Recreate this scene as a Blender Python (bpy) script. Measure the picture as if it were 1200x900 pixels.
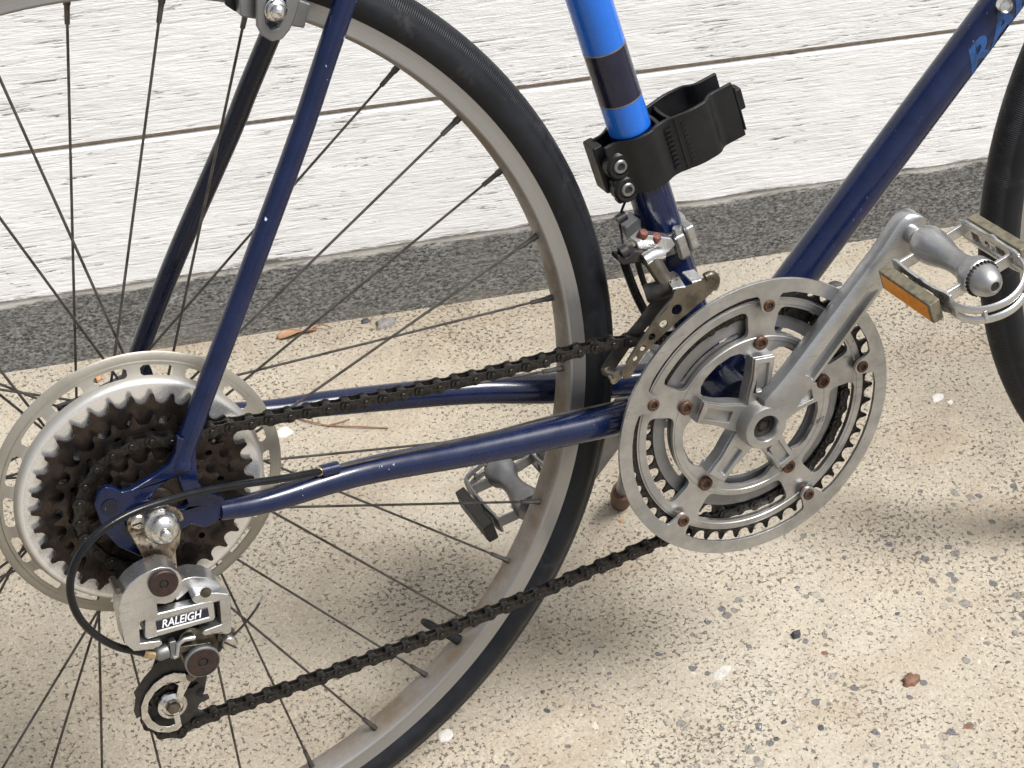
import bpy, bmesh, math, random
from math import sin, cos, pi, radians, atan2, hypot, sqrt
from mathutils import Vector, Matrix
from mathutils.geometry import tessellate_polygon
random.seed(7)
for o in list(bpy.data.objects): bpy.data.objects.remove(o)
scene = bpy.context.scene
COL = scene.collection

# ---------------------------------------------------------------- camera, world, sun, exposure
cam = bpy.data.cameras.new('camera'); cam_o = bpy.data.objects.new('camera', cam); COL.objects.link(cam_o)
cam.sensor_width = 36; cam.lens = 36 * 2225.97 / 1200; cam.clip_end = 200; cam.clip_start = 0.02
right = Vector((0.91040121, -0.41362457, 0.00918481)); up = Vector((0.25459279, 0.57759002, 0.77561091))
back = Vector((-0.32611678, -0.70377872, 0.63114448))
M = Matrix((right, up, back)).transposed().to_4x4(); M.translation = Vector((-0.16038729, -0.86899946, 1.15215618))
cam_o.matrix_world = M
scene.camera = cam_o
scene.render.resolution_x = 1024; scene.render.resolution_y = 768

SUN_DIR = Vector((0.33, -0.34, 0.88)).normalized()      # from the scene towards the sun
world = bpy.data.worlds.new('World'); scene.world = world; world.use_nodes = True
wn = world.node_tree; wn.nodes.clear()
sky = wn.nodes.new('ShaderNodeTexSky'); sky.sky_type = 'NISHITA'; sky.sun_disc = False
sky.sun_elevation = math.asin(SUN_DIR.z); sky.sun_rotation = atan2(SUN_DIR.x, SUN_DIR.y)
sky.air_density = 1.0; sky.dust_density = 4.0; sky.ozone_density = 1.0
hs = wn.nodes.new('ShaderNodeHueSaturation'); hs.inputs['Saturation'].default_value = 0.30
bg = wn.nodes.new('ShaderNodeBackground'); bg.inputs['Strength'].default_value = 0.10
wo = wn.nodes.new('ShaderNodeOutputWorld')
wn.links.new(sky.outputs[0], hs.inputs['Color']); wn.links.new(hs.outputs[0], bg.inputs['Color'])
wn.links.new(bg.outputs[0], wo.inputs['Surface'])
sun = bpy.data.lights.new('sun', 'SUN'); sun.energy = 3.4; sun.angle = radians(22); sun.color = (1.0, 0.98, 0.95)
sun_o = bpy.data.objects.new('sun', sun); COL.objects.link(sun_o)
sun_o.rotation_euler = SUN_DIR.to_track_quat('Z', 'Y').to_euler(); sun_o.location = (0, 0, 5)
scene.view_settings.view_transform = 'Standard'; scene.view_settings.look = 'None'
scene.view_settings.exposure = 0.53; scene.view_settings.gamma = 1.0

# ---------------------------------------------------------------- materials
class NT:
    def __init__(s, name):
        s.m = bpy.data.materials.new(name); s.m.use_nodes = True; s.t = s.m.node_tree
        s.b = s.t.nodes['Principled BSDF']; s.tc = s.n('ShaderNodeTexCoord')
    def n(s, t, **k):
        x = s.t.nodes.new(t)
        for a, v in k.items():
            if hasattr(x, a): setattr(x, a, v)
            else: x.inputs[a.replace('_', ' ')].default_value = v
        return x
    def l(s, a, b): s.t.links.new(a, b)
    def coords(s, scale=(1, 1, 1), rot=(0, 0, 0), src='Object'):
        mp = s.n('ShaderNodeMapping'); mp.inputs['Scale'].default_value = scale; mp.inputs['Rotation'].default_value = rot
        s.l(s.tc.outputs[src], mp.inputs['Vector']); return mp.outputs[0]
    def noise(s, scale, detail=4, rough=.55, co=None, dist=0):
        x = s.n('ShaderNodeTexNoise'); x.inputs['Scale'].default_value = scale; x.inputs['Detail'].default_value = detail
        x.inputs['Roughness'].default_value = rough; x.inputs['Distortion'].default_value = dist
        s.l(co if co is not None else s.tc.outputs['Object'], x.inputs['Vector']); return x.outputs['Fac']
    def ramp(s, fac, stops):
        r = s.n('ShaderNodeValToRGB'); e = r.color_ramp.elements
        while len(e) < len(stops): e.new(.5)
        for el, (p, c) in zip(e, stops):
            el.position = p; el.color = (c, c, c, 1) if not hasattr(c, '__len__') else (*c, 1)
        s.l(fac, r.inputs[0]); return r.outputs[0]
    def mix(s, fac, a, b, mode='MIX'):
        x = s.n('ShaderNodeMix'); x.data_type = 'RGBA'; x.blend_type = mode
        for sock, v in ((x.inputs['Factor'], fac), (x.inputs['A'], a), (x.inputs['B'], b)):
            pass
        ins = [i for i in x.inputs if i.type == 'RGBA']
        for sock, v in ((x.inputs[0], fac), (ins[0], a), (ins[1], b)):
            if isinstance(v, (int, float)): sock.default_value = v
            elif isinstance(v, tuple): sock.default_value = (*v, 1) if len(v) == 3 else v
            else: s.l(v, sock)
        return [o for o in x.outputs if o.type == 'RGBA'][0]
    def math(s, op, a, b=0.0, clamp=False):
        x = s.n('ShaderNodeMath'); x.operation = op; x.use_clamp = clamp
        for i, v in enumerate((a, b)):
            if isinstance(v, (int, float)): x.inputs[i].default_value = v
            else: s.l(v, x.inputs[i])
        return x.outputs[0]
    def bump(s, h, dist, strength=1.0, prev=None):
        x = s.n('ShaderNodeBump'); x.inputs['Distance'].default_value = dist; x.inputs['Strength'].default_value = strength
        s.l(h, x.inputs['Height'])
        if prev is not None: s.l(prev, x.inputs['Normal'])
        return x.outputs[0]
    def out(s, color=None, rough=None, metal=None, normal=None, coat=None, spec=None):
        for k, v in (('Base Color', color), ('Roughness', rough), ('Metallic', metal), ('Coat Weight', coat), ('Specular IOR Level', spec)):
            if v is None: continue
            if isinstance(v, tuple): s.b.inputs[k].default_value = (*v, 1)
            elif isinstance(v, (int, float)): s.b.inputs[k].default_value = v
            else: s.l(v, s.b.inputs[k])
        if normal is not None: s.l(normal, s.b.inputs['Normal'])
        return s.m

def metal(name, c1, c2, r1, r2, scale=120, met=.9, lo=.42, hi=.62, bump=.00012, spots=None, coat=None, spot_hi=.62):
    t = NT(name); f = t.ramp(t.noise(scale, 5, .6), [(lo, 0.0), (hi, 1.0)])
    col = t.mix(f, c1, c2); rough = t.math('ADD', t.math('MULTIPLY', f, r2 - r1), r1)
    mt = met
    if spots:
        g = t.ramp(t.noise(scale * 2.2, 6, .65), [(spot_hi, 0.0), (spot_hi + .04, 1.0)])
        col = t.mix(g, col, spots); mt = t.math('MULTIPLY', t.math('SUBTRACT', 1.0, g), met)
        rough = t.math('MAXIMUM', rough, t.math('MULTIPLY', g, .7))
    if name.endswith('alloy'):
        for sc, ro in (((60, 60, 1400), .7), ((50, 50, 1100), -.35)):      # fine scuffs in two directions
            g3 = t.ramp(t.noise(1.0, 3, .6, t.coords(sc, (0, ro, 0))), [(.62, 0.0), (.68, .55)])
            g3 = t.math('MULTIPLY', g3, t.ramp(t.noise(25, 4), [(.45, 0.0), (.6, 1.0)]))
            col = t.mix(g3, col, (.20, .195, .19)); rough = t.math('ADD', rough, t.math('MULTIPLY', g3, .2))
        grime = t.ramp(t.noise(16, 6, .7), [(.52, 0.0), (.70, .55)]); col = t.mix(grime, col, (.22, .205, .18))
    n = t.bump(t.noise(scale * 6, 4, .6), bump)
    return t.out(col, rough, mt, n, coat)

def paint(name, c, chip=(.55, .6, .7), chips=.70, c2=None):
    t = NT(name)
    col = t.mix(t.ramp(t.noise(60, 4), [(.35, 0.0), (.7, 1.0)]), c, c2 or tuple(x * 1.35 + .002 for x in c))
    g = t.ramp(t.noise(210, 5, .62, t.coords((1, 1, .55), (0, .5, 0))), [(chips, 0.0), (chips + .015, 1.0)])
    g2 = t.ramp(t.noise(1.0, 4, .6, t.coords((900, 900, 60), (0, .9, 0))), [(.735, 0.0), (.76, .45)])
    g = t.math('MAXIMUM', g, g2)
    col = t.mix(g, col, chip)
    rough = t.ramp(t.noise(90, 5, .6), [(.3, .20), (.75, .36)])
    n = t.bump(t.noise(700, 3, .5), .00003)
    return t.out(col, rough, 0.0, n, .3, .35)

MT = {}
MT['navy'] = paint('navy_paint', (.0008, .0052, .030), chips=.71)
MT['navy_dark'] = paint('navy_paint_dark', (.0010, .0024, .011), chips=.9)  # darker copy of the frame navy: far seatstay, far dropout, eyelet
MT['navy_band'] = paint('navy_band_paint', (.0035, .005, .020), chips=.74)
MT['azure'] = paint('azure_paint', (.008, .105, .46), chips=.9, c2=(.009, .115, .50))
MT['gold_line'] = metal('gold_pinstripe', (.30, .27, .22), (.2, .2, .2), .4, .5)
MT['alloy'] = metal('weathered_alloy', (.47, .475, .48), (.33, .332, .33), .28, .50, 30, .92, lo=.38, hi=.62, spots=(.10, .085, .07), spot_hi=.655)
MT['alloy_dull'] = metal('oxidised_alloy', (.24, .245, .255), (.17, .172, .178), .38, .52, 60, .8, lo=.3, hi=.75, spots=(.10, .09, .08), spot_hi=.70)
MT['alloy_bright'] = metal('polished_alloy', (.60, .605, .61), (.44, .445, .45), .22, .36, 60, .92, lo=.3, hi=.75, spots=(.12, .08, .05), spot_hi=.72)
MT['chrome'] = metal('pitted_chrome', (.72, .72, .71), (.50, .49, .46), .14, .3, 160, 1.0, spots=(.05, .035, .025), spot_hi=.60)
MT['chrome_rust'] = metal('rusty_chrome_plate', (.38, .34, .27), (.16, .11, .07), .25, .6, 130, .9, spots=(.04, .025, .018), spot_hi=.54)
MT['rust'] = metal('rusty_bolt_head', (.115, .055, .032), (.055, .03, .02), .45, .7, 500, .5, bump=.0002)
MT['screw_red'] = metal('rust_red_screw', (.15, .055, .038), (.09, .035, .028), .45, .6, 500, .3)
MT['hole'] = metal('dark_socket', (.02, .013, .01), (.012, .01, .008), .6, .8, 400, .1)  # near-black colour for sockets, slots, cap holes, knurling and axle bolt
MT['brown_disc'] = metal('dark_bronze_disc', (.055, .035, .030), (.035, .026, .024), .42, .55, 300, .6)
MT['chain'] = metal('oily_chain_steel', (.048, .045, .043), (.020, .018, .0175), .32, .48, 300, .85, spots=(.05, .028, .02), spot_hi=.70)
MT['pin'] = metal('chain_pin_steel', (.22, .20, .19), (.12, .10, .09), .35, .5, 400, .85)
MT['cog'] = metal('greasy_sprocket_steel', (.052, .040, .035), (.016, .0145, .014), .26, .46, 70, .8, spots=(.06, .032, .02), spot_hi=.74)
MT['guardp'] = metal('dusty_protector_steel', (.50, .46, .38), (.37, .33, .27), .40, .6, 55, .6, spots=(.2, .15, .1), spot_hi=.7)
MT['spoke'] = metal('dull_spoke_steel', (.10, .093, .085), (.045, .038, .032), .4, .55, 60, .7)
MT['black_steel'] = metal('black_cage_steel', (.022, .022, .024), (.04, .035, .03), .35, .55, 130, .4)
MT['cage_steel'] = metal('brown_tinged_plate', (.17, .155, .13), (.09, .078, .06), .28, .45, 70, .9)
MT['brass'] = metal('brass_ferrule', (.55, .42, .24), (.35, .25, .14), .3, .45, 200, .9)
MT['amber'] = metal('amber_reflector_lens', (.78, .28, .012), (.62, .21, .01), .18, .3, 60, 0.0)
MT['beige'] = metal('dirty_beige_housing', (.17, .15, .10), (.10, .088, .06), .4, .6, 200, .1, bump=.0002)
MT['plate_black'] = metal('name_plate_black', (.01, .011, .022), (.012, .013, .02), .3, .4, 60, 0.0)
MT['white_print'] = metal('white_print', (.75, .76, .78), (.65, .66, .68), .4, .5, 60, 0.0)
MT['decal_blue'] = metal('worn_blue_decal', (.010, .060, .20), (.006, .035, .12), .3, .45, 160, 0.0, lo=.4, hi=.6)
MT['decal_black'] = metal('decal_black', (.03, .035, .03), (.05, .05, .04), .4, .5, 60, 0.0)

def rubber(name, c, r=.5, tread=False, scuff=.62):
    t = NT(name)
    f = t.ramp(t.noise(40, 6, .7), [(.4, 0.0), (scuff + .1, 1.0)])
    col = t.mix(f, c, tuple(x * 1.5 + .003 for x in c))
    if tread: col = t.mix(t.ramp(t.noise(55, 7, .75), [(.56, 0.0), (.70, .7)]), col, (.032, .032, .033))
    h = t.noise(500, 4, .6)
    n = t.bump(h, .0001)
    if tread:
        sp = t.n('ShaderNodeSeparateXYZ'); t.l(t.tc.outputs['Object'], sp.inputs[0])
        ang = t.math('ARCTAN2', sp.outputs['Z'], sp.outputs['X'])
        rad = t.math('SQRT', t.math('ADD', t.math('MULTIPLY', sp.outputs['X'], sp.outputs['X']), t.math('MULTIPLY', sp.outputs['Z'], sp.outputs['Z'])))
        w = t.math('SINE', t.math('ADD', t.math('MULTIPLY', ang, 1350.0), t.math('MULTIPLY', sp.outputs['Y'], 700.0)))
        mask = t.ramp(rad, [(.3375, 0.0), (.3385, 1.0)])
        mask2 = t.math('MULTIPLY', mask, w)
        n = t.bump(mask2, .00016, .8, n)
    return t.out(col, t.ramp(t.noise(80, 4), [(.3, r - .08), (.7, r + .12)]), 0.0, n, None, .28)
MT['tyre'] = rubber('tyre_rubber', (.0045, .0055, .008), .5, True)
MT['cable'] = rubber('cable_housing_plastic', (.005, .0055, .007), .22)
MT['plastic'] = rubber('black_plastic', (.0055, .006, .007), .34)
MT['foot'] = rubber('worn_brown_rubber', (.10, .055, .035), .7)

def rim_mat():
    t = NT('rim_alloy')
    sp = t.n('ShaderNodeSeparateXYZ'); t.l(t.tc.outputs['Object'], sp.inputs[0])
    rad = t.math('SQRT', t.math('ADD', t.math('MULTIPLY', sp.outputs['X'], sp.outputs['X']), t.math('MULTIPLY', sp.outputs['Z'], sp.outputs['Z'])))
    # brown brake dust settles on the spoke bed, the brake track is scoured
    dirt = t.ramp(t.math('ADD', rad, t.math('MULTIPLY', t.noise(18, 5), .003)), [(.3097, 1.0), (.3115, 0.0)])
    dn = t.math('MULTIPLY', dirt, t.ramp(t.noise(22, 6, .7), [(.35, .35), (.6, 1.0)]))
    stripe = t.noise(1.0, 3, .6, None)
    cmb = t.n('ShaderNodeCombineXYZ'); t.l(t.math('MULTIPLY', rad, 900.0), cmb.inputs[0])
    st = t.noise(1.0, 3, .6, cmb.outputs[0])
    base = t.mix(st, (.25, .252, .255), (.42, .42, .42))
    col = t.mix(dn, base, (.165, .128, .088))
    n = t.bump(t.noise(300, 5, .6), .00015)
    return t.out(col, t.math('ADD', t.math('MULTIPLY', dn, .3), .36), t.math('SUBTRACT', .85, t.math('MULTIPLY', dn, .65)), n)
MT['rim'] = rim_mat()

def prot_mat():
    t = NT('spoke_protector_steel')
    sp = t.n('ShaderNodeSeparateXYZ'); t.l(t.tc.outputs['Object'], sp.inputs[0])
    rad = t.math('SQRT', t.math('ADD', t.math('MULTIPLY', sp.outputs['X'], sp.outputs['X']), t.math('MULTIPLY', sp.outputs['Z'], sp.outputs['Z'])))
    dirt = t.ramp(rad, [(.0765, 0.0), (.0785, 1.0)])
    f = t.noise(45, 6, .65)
    col = t.mix(dirt, t.mix(f, (.74, .75, .76), (.86, .86, .86)), t.mix(f, (.34, .32, .275), (.19, .175, .145)))
    n = t.bump(t.noise(400, 4), .0001)
    return t.out(col, t.math('ADD', t.math('MULTIPLY', dirt, .20), .24), t.math('SUBTRACT', .80, t.math('MULTIPLY', dirt, .30)), n)
MT['protector'] = prot_mat()

def wall_mat(name, plinth=False):
    t = NT(name)
    oi = t.n('ShaderNodeObjectInfo')
    add = t.n('ShaderNodeVectorMath'); add.operation = 'ADD'
    cmb = t.n('ShaderNodeCombineXYZ'); t.l(t.math('MULTIPLY', oi.outputs['Random'], 37.0), cmb.inputs[0])
    t.l(t.tc.outputs['Object'], add.inputs[0]); t.l(cmb.outputs[0], add.inputs[1])
    def co(s):
        mp = t.n('ShaderNodeMapping'); mp.inputs['Scale'].default_value = s; t.l(add.outputs[0], mp.inputs['Vector']); return mp.outputs[0]
    sp = t.n('ShaderNodeSeparateXYZ'); t.l(t.tc.outputs['Object'], sp.inputs[0])
    grain = t.noise(1.0, 9, .66, co((22, 60, 330)), .5)
    grain2 = t.noise(1.0, 6, .65, co((60, 90, 620)), .3)
    blot = t.noise(1.0, 5, .6, co((7, 7, 14)))
    patch = t.noise(1.0, 6, .65, co((18, 40, 40)))
    if not plinth:
        crack = t.math('MAXIMUM', t.ramp(grain, [(.378, 1.0), (.392, 0.0)]), t.ramp(t.noise(1.0, 5, .6, co((34, 90, 520)), .9), [(.335, 1.0), (.35, 0.0)]))
        gate = t.ramp(t.math('ADD', t.math('MULTIPLY', blot, .5), t.math('MULTIPLY', patch, .5)), [(.44, 1.0), (.52, 0.0)])
        crack = t.math('MULTIPLY', crack, gate)
        peel = t.ramp(t.noise(1.0, 6, .7, co((26, 60, 70)), .5), [(.715, 0.0), (.725, 1.0)])
        # bottom edge of the lowest board: the paint has flaked away in a ragged line
        edge = t.math('ADD', sp.outputs['Z'], t.math('MULTIPLY', t.math('SUBTRACT', t.noise(1.0, 5, .7, co((14, 40, 60))), .5), .028))
        flake = t.ramp(edge, [(.0835, 1.0), (.0842, 0.0)])
        white = t.mix(t.ramp(t.noise(1.0, 4, .6, co((5, 5, 30))), [(.3, 0.0), (.75, 1.0)]), (.885, .893, .905), (.81, .82, .83))
        wood = t.mix(grain2, (.20, .19, .165), (.10, .095, .085))
        bare = t.math('MAXIMUM', t.math('MULTIPLY', peel, .6), flake)
        col = t.mix(crack, white, (.22, .20, .175)); col = t.mix(bare, col, wood)
        h = t.math('ADD', t.math('MULTIPLY', grain, t.ramp(blot, [(.35, 1.0), (.65, .35)])), t.math('MULTIPLY', patch, .9))
        h = t.math('SUBTRACT', h, t.math('MULTIPLY', crack, .5))
        h = t.math('SUBTRACT', h, t.math('MULTIPLY', bare, .8))
        n = t.bump(h, .0021, 1.0); n = t.bump(grain2, .0006, .6, n)
        return t.out(col, .55, 0.0, n, None, .35)
    edge = t.math('ADD', sp.outputs['Z'], t.math('MULTIPLY', t.math('SUBTRACT', t.noise(1.0, 6, .75, co((18, 40, 70))), .5), .034))
    pt = t.ramp(edge, [(.0755, 0.0), (.0760, 1.0)])
    sa = t.noise(1.0, 8, .78, co((230, 230, 420)), .2); sb = t.noise(1.0, 6, .7, co((30, 60, 520)))
    sm = t.mix(t.ramp(blot, [(.50, 0.0), (.68, .7)]), sa, sb)
    speck = t.ramp(sm, [(.42, 0.0), (.58, 1.0)])
    col = t.mix(speck, (.030, .030, .031), (.40, .40, .385))
    col = t.mix(t.ramp(patch, [(.35, .0), (.7, .5)]), col, (.20, .198, .19))
    dust = t.math('MULTIPLY', t.ramp(sp.outputs['Z'], [(.0, 1.0), (.02, 0.0)]), t.ramp(blot, [(.4, 0.0), (.7, .6)]))
    col = t.mix(dust, col, (.36, .31, .24))
    fleck = t.ramp(t.noise(1.0, 4, .6, co((60, 60, 140))), [(.74, 0.0), (.75, 1.0)])
    pt = t.math('MAXIMUM', pt, fleck)
    col = t.mix(pt, col, (.72, .71, .68))
    h = t.math('ADD', speck, t.math('MULTIPLY', pt, 1.6))
    n = t.bump(h, .0012, .8); n = t.bump(grain, .001, .6, n)
    return t.out(col, .85, 0.0, n, None, .2)
MT['board'] = wall_mat('cracked_white_paint'); MT['plinth'] = wall_mat('weathered_grey_plinth', True)

def ground_mat():
    t = NT('worn_concrete')
    big = t.noise(3.0, 5, .6); mid = t.noise(22, 6, .62)
    col = t.mix(t.ramp(mid, [(.3, 0.0), (.72, 1.0)]), (.385, .336, .262), (.275, .236, .182))
    col = t.mix(t.ramp(big, [(.36, .0), (.62, .55)]), col, (.43, .40, .34))
    # granular cement: tiny grains of differing tone
    vg = t.n('ShaderNodeTexVoronoi'); vg.inputs['Scale'].default_value = 560; t.l(t.tc.outputs['Object'], vg.inputs['Vector'])
    vgs = t.n('ShaderNodeSeparateColor'); t.l(vg.outputs['Color'], vgs.inputs[0])
    col = t.mix(t.ramp(vgs.outputs[0], [(.62, 0.0), (1.0, .55)]), col, (.235, .205, .165))
    col = t.mix(t.ramp(vgs.outputs[1], [(.74, 0.0), (1.0, .5)]), col, (.50, .44, .34))
    # dark pits, in loose drifts
    drift = t.ramp(t.noise(8, 6, .65), [(.36, .0), (.64, .075)])
    pn = t.math('ADD', t.noise(250, 6, .72), drift)
    pore = t.ramp(pn, [(.610, 0.0), (.640, 1.0)])
    col = t.mix(t.math('MULTIPLY', pore, .85), col, (.090, .072, .054))
    # old brown drip stains
    st = t.ramp(t.noise(5.5, 6, .7, t.coords((1, 1.7, 1))), [(.50, 0.0), (.70, .5)])
    col = t.mix(st, col, (.27, .205, .14), 'MIX')
    # aggregate stones flush in the surface
    v = t.n('ShaderNodeTexVoronoi'); v.inputs['Scale'].default_value = 110; v.inputs['Randomness'].default_value = 1.0
    t.l(t.tc.outputs['Object'], v.inputs['Vector'])
    vs = t.n('ShaderNodeSeparateColor'); t.l(v.outputs['Color'], vs.inputs[0])
    dist = t.math('ADD', v.outputs['Distance'], t.math('MULTIPLY', t.noise(260, 3), .35))
    size = t.math('MULTIPLY', t.ramp(vs.outputs[0], [(.66, 0.0), (.98, .40)]), 1.0)
    sp = t.n('ShaderNodeSeparateXYZ'); t.l(t.tc.outputs['Object'], sp.inputs[0])
    near = t.math('ADD', t.math('MULTIPLY', sp.outputs['Y'], -1.6), t.math('MULTIPLY', sp.outputs['X'], .35))
    near = t.ramp(t.math('ADD', near, t.math('MULTIPLY', t.noise(7, 3), .5)), [(.05, .22), (.40, 1.5)])
    stone = t.ramp(t.math('SUBTRACT', t.math('MULTIPLY', size, near), t.math('SUBTRACT', dist, .10)), [(.0, 0.0), (.05, 1.0)])
    scol = t.mix(vs.outputs[1], (.12, .118, .115), (.30, .28, .245)); scol = t.mix(t.ramp(vs.outputs[2], [(.8, 0.0), (.85, 1.0)]), scol, (.09, .095, .11))
    col = t.mix(t.math('MULTIPLY', stone, .85), col, scol)
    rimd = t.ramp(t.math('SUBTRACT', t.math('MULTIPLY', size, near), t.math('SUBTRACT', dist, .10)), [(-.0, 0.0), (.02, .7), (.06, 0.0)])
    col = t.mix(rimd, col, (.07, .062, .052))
    h = t.math('SUBTRACT', t.math('MULTIPLY', mid, .8), t.math('MULTIPLY', pore, .7))
    h = t.math('ADD', h, t.math('MULTIPLY', stone, .3)); h = t.math('ADD', h, t.math('MULTIPLY', t.noise(260, 4, .6), .9))
    n = t.bump(h, .0016, .8)
    return t.out(col, .9, 0.0, n, None, .2)
MT['ground'] = ground_mat()
def simple(name, c, c2, rough=.7, sc=200):
    t = NT(name); return t.out(t.mix(t.ramp(t.noise(sc, 5), [(.35, 0.0), (.65, 1.0)]), c, c2), rough, 0.0, t.bump(t.noise(sc * 3, 4), .0003))
MT['leaf'] = simple('dry_leaf', (.38, .225, .13), (.24, .12, .065), .6, 90)
MT['leaf2'] = simple('orange_leaf', (.42, .21, .09), (.30, .13, .05), .6, 90)
MT['twig'] = simple('red_brown_twig', (.20, .085, .05), (.27, .15, .09))
MT['chip'] = simple('white_paint_flake', (.60, .585, .55), (.48, .46, .42))
MT['stone_dark'] = simple('dark_pebble', (.035, .036, .04), (.07, .07, .07))
MT['stone_brown'] = simple('brown_pebble', (.20, .10, .06), (.10, .055, .035))
MT['stone_pale'] = simple('pale_grit', (.48, .43, .35), (.36, .32, .26))
MT['stone_grey'] = simple('grey_pebble', (.26, .245, .225), (.14, .135, .13))

# ---------------------------------------------------------------- helpers
T = 0.3463      # axle height in the bicycle's own frame
ROOT = None
def mesh_from(name, v, f, smooth=40):
    me = bpy.data.meshes.new(name); me.from_pydata(v, [], f); me.validate()
    bm = bmesh.new(); bm.from_mesh(me); bmesh.ops.recalc_face_normals(bm, faces=bm.faces)
    if smooth:
        for fa in bm.faces: fa.smooth = True
        for e in bm.edges:
            if len(e.link_faces) == 2 and e.calc_face_angle(0) > radians(smooth): e.smooth = False
    bm.to_mesh(me); bm.free(); return me
def link(name, me, m, parent=None, bevel=0, label=None):
    o = bpy.data.objects.new(name, me); COL.objects.link(o)
    if m is not None and not me.materials: me.materials.append(m)
    if parent is not None:
        while parent.parent and parent.parent.parent: parent = parent.parent      # thing > part > sub-part, no deeper
        o.parent = parent
        if parent is ROOT: o.location = (0, 0, T)
    if bevel:
        b = o.modifiers.new('bevel', 'BEVEL'); b.width = bevel; b.segments = 2; b.limit_method = 'ANGLE'; b.angle_limit = radians(38); b.harden_normals = True
    if label: o['label'] = label
    return o
class MB:
    def __init__(s): s.v = []; s.f = []
    def add(s, v, f):
        k = len(s.v); s.v += [tuple(x) for x in v]; s.f += [tuple(i + k for i in q) for q in f]; return s
    def plate(s, out, y0, y1, holes=()):
        loops = [list(out)] + [list(h) for h in holes]
        tri = tessellate_polygon([[Vector((x, z, 0)) for x, z in lp] for lp in loops])
        flat = [p for lp in loops for p in lp]; n = len(flat)
        v = [(x, y0, z) for x, z in flat] + [(x, y1, z) for x, z in flat]
        f = [tuple(t) for t in tri] + [tuple(i + n for i in reversed(t)) for t in tri]
        k = 0
        for lp in loops:
            m = len(lp)
            for i in range(m):
                a, b = k + i, k + (i + 1) % m; f.append((a, b, b + n, a + n))
            k += m
        return s.add(v, f)
    def tube(s, path, r, n=12, cap=True, flat=1.0):
        P = [Vector(p) for p in path]; R = r if hasattr(r, '__len__') else [r] * len(P)
        t0 = (P[1] - P[0]).normalized(); ref = Vector((0, 1, 0)) if abs(t0.y) < .8 else Vector((1, 0, 0))
        nrm = (ref - t0 * ref.dot(t0)).normalized(); v = []
        for i, p in enumerate(P):
            a = P[max(i - 1, 0)]; b = P[min(i + 1, len(P) - 1)]; t = (b - a).normalized()
            nrm = (nrm - t * nrm.dot(t)).normalized(); bi = t.cross(nrm)
            for k in range(n):
                w = 2 * pi * k / n; v.append(p + (nrm * cos(w) * flat + bi * sin(w)) * R[i])
        f = []
        for i in range(len(P) - 1):
            for k in range(n):
                a = i * n + k; b = i * n + (k + 1) % n; f.append((a, b, b + n, a + n))
        if cap: f.append(tuple(range(n))); f.append(tuple(range((len(P) - 1) * n, len(P) * n)))
        return s.add(v, f)
    def lathe(s, prof, c=(0, 0), n=48, closed=False, a0=0, axis=None, cap=True):
        # prof: (radius, y) revolved about the y axis through (cx, cz); axis = (point, direction) for any other axis
        v = []; m = len(prof)
        if axis:
            p0 = Vector(axis[0]); d = Vector(axis[1]).normalized(); q = d.orthogonal().normalized(); w = d.cross(q)
        for k in range(n):
            a = a0 + 2 * pi * k / n
            for r, y in prof:
                if axis: v.append(p0 + d * y + (q * cos(a) + w * sin(a)) * r)
                else: v.append((c[0] + r * cos(a), y, c[1] + r * sin(a)))
        f = []
        for k in range(n):
            k2 = (k + 1) % n
            for i in range(m if closed else m - 1):
                j = (i + 1) % m; f.append((k * m + i, k * m + j, k2 * m + j, k2 * m + i))
        if not closed and cap:
            if prof[0][0] > 1e-6: f.append(tuple(k * m for k in range(n)))
            if prof[-1][0] > 1e-6: f.append(tuple(k * m + m - 1 for k in range(n)))
        return s.add(v, f)
    def loft(s, rings, cap=True):
        n = len(rings[0]); v = [p for r in rings for p in r]; f = []
        for i in range(len(rings) - 1):
            for k in range(n):
                a = i * n + k; b = i * n + (k + 1) % n; f.append((a, b, b + n, a + n))
        if cap: f.append(tuple(range(n))); f.append(tuple(range(len(v) - n, len(v))))
        return s.add(v, f)
    def box(s, a, b, w, h, upv=(0, 0, 1)):
        a = Vector(a); b = Vector(b); d = (b - a).normalized(); u = Vector(upv); u = (u - d * u.dot(d)).normalized(); q = d.cross(u)
        v = [p + q * sx * w / 2 + u * sz * h / 2 for p in (a, b) for sx, sz in ((-1, -1), (1, -1), (1, 1), (-1, 1))]
        return s.add(v, [(0, 1, 2, 3), (4, 5, 6, 7), (0, 1, 5, 4), (1, 2, 6, 5), (2, 3, 7, 6), (3, 0, 4, 7)])
    def mesh(s, name, smooth=40): return mesh_from(name, s.v, s.f, smooth)
    def build(s, name, m, parent=None, bevel=0, smooth=40, label=None):
        return link(name, s.mesh(name, smooth if not bevel else 0 or 180), m, parent, bevel, label)
def circ(c, r, n=24, a0=0): return [(c[0] + r * cos(a0 + 2 * pi * k / n), c[1] + r * sin(a0 + 2 * pi * k / n)) for k in range(n)]
def arc(c, r, a, b, n=12): return [(c[0] + r * cos(radians(a + (b - a) * k / n)), c[1] + r * sin(radians(a + (b - a) * k / n))) for k in range(n + 1)]
def spline(P, m=8):
    P = [Vector(p) for p in P]; Q = [P[0] * 2 - P[1]] + P + [P[-1] * 2 - P[-2]]; o = []
    for i in range(1, len(Q) - 2):
        a, b, c, d = Q[i - 1:i + 3]
        for k in range(m):
            t = k / m; o.append(.5 * ((2 * b) + (c - a) * t + (2 * a - 5 * b + 4 * c - d) * t * t + (3 * b - a - 3 * c + d) * t ** 3))
    return o + [P[-1]]
def smooth2(P, m=4):
    n = len(P); o = []
    for i in range(n):
        a, b, c, d = [Vector((*P[(i + j) % n], 0)) for j in (-1, 0, 1, 2)]
        for k in range(m):
            t = k / m; q = .5 * ((2 * b) + (c - a) * t + (2 * a - 5 * b + 4 * c - d) * t * t + (3 * b - a - 3 * c + d) * t ** 3); o.append((q.x, q.y))
    return o
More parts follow.
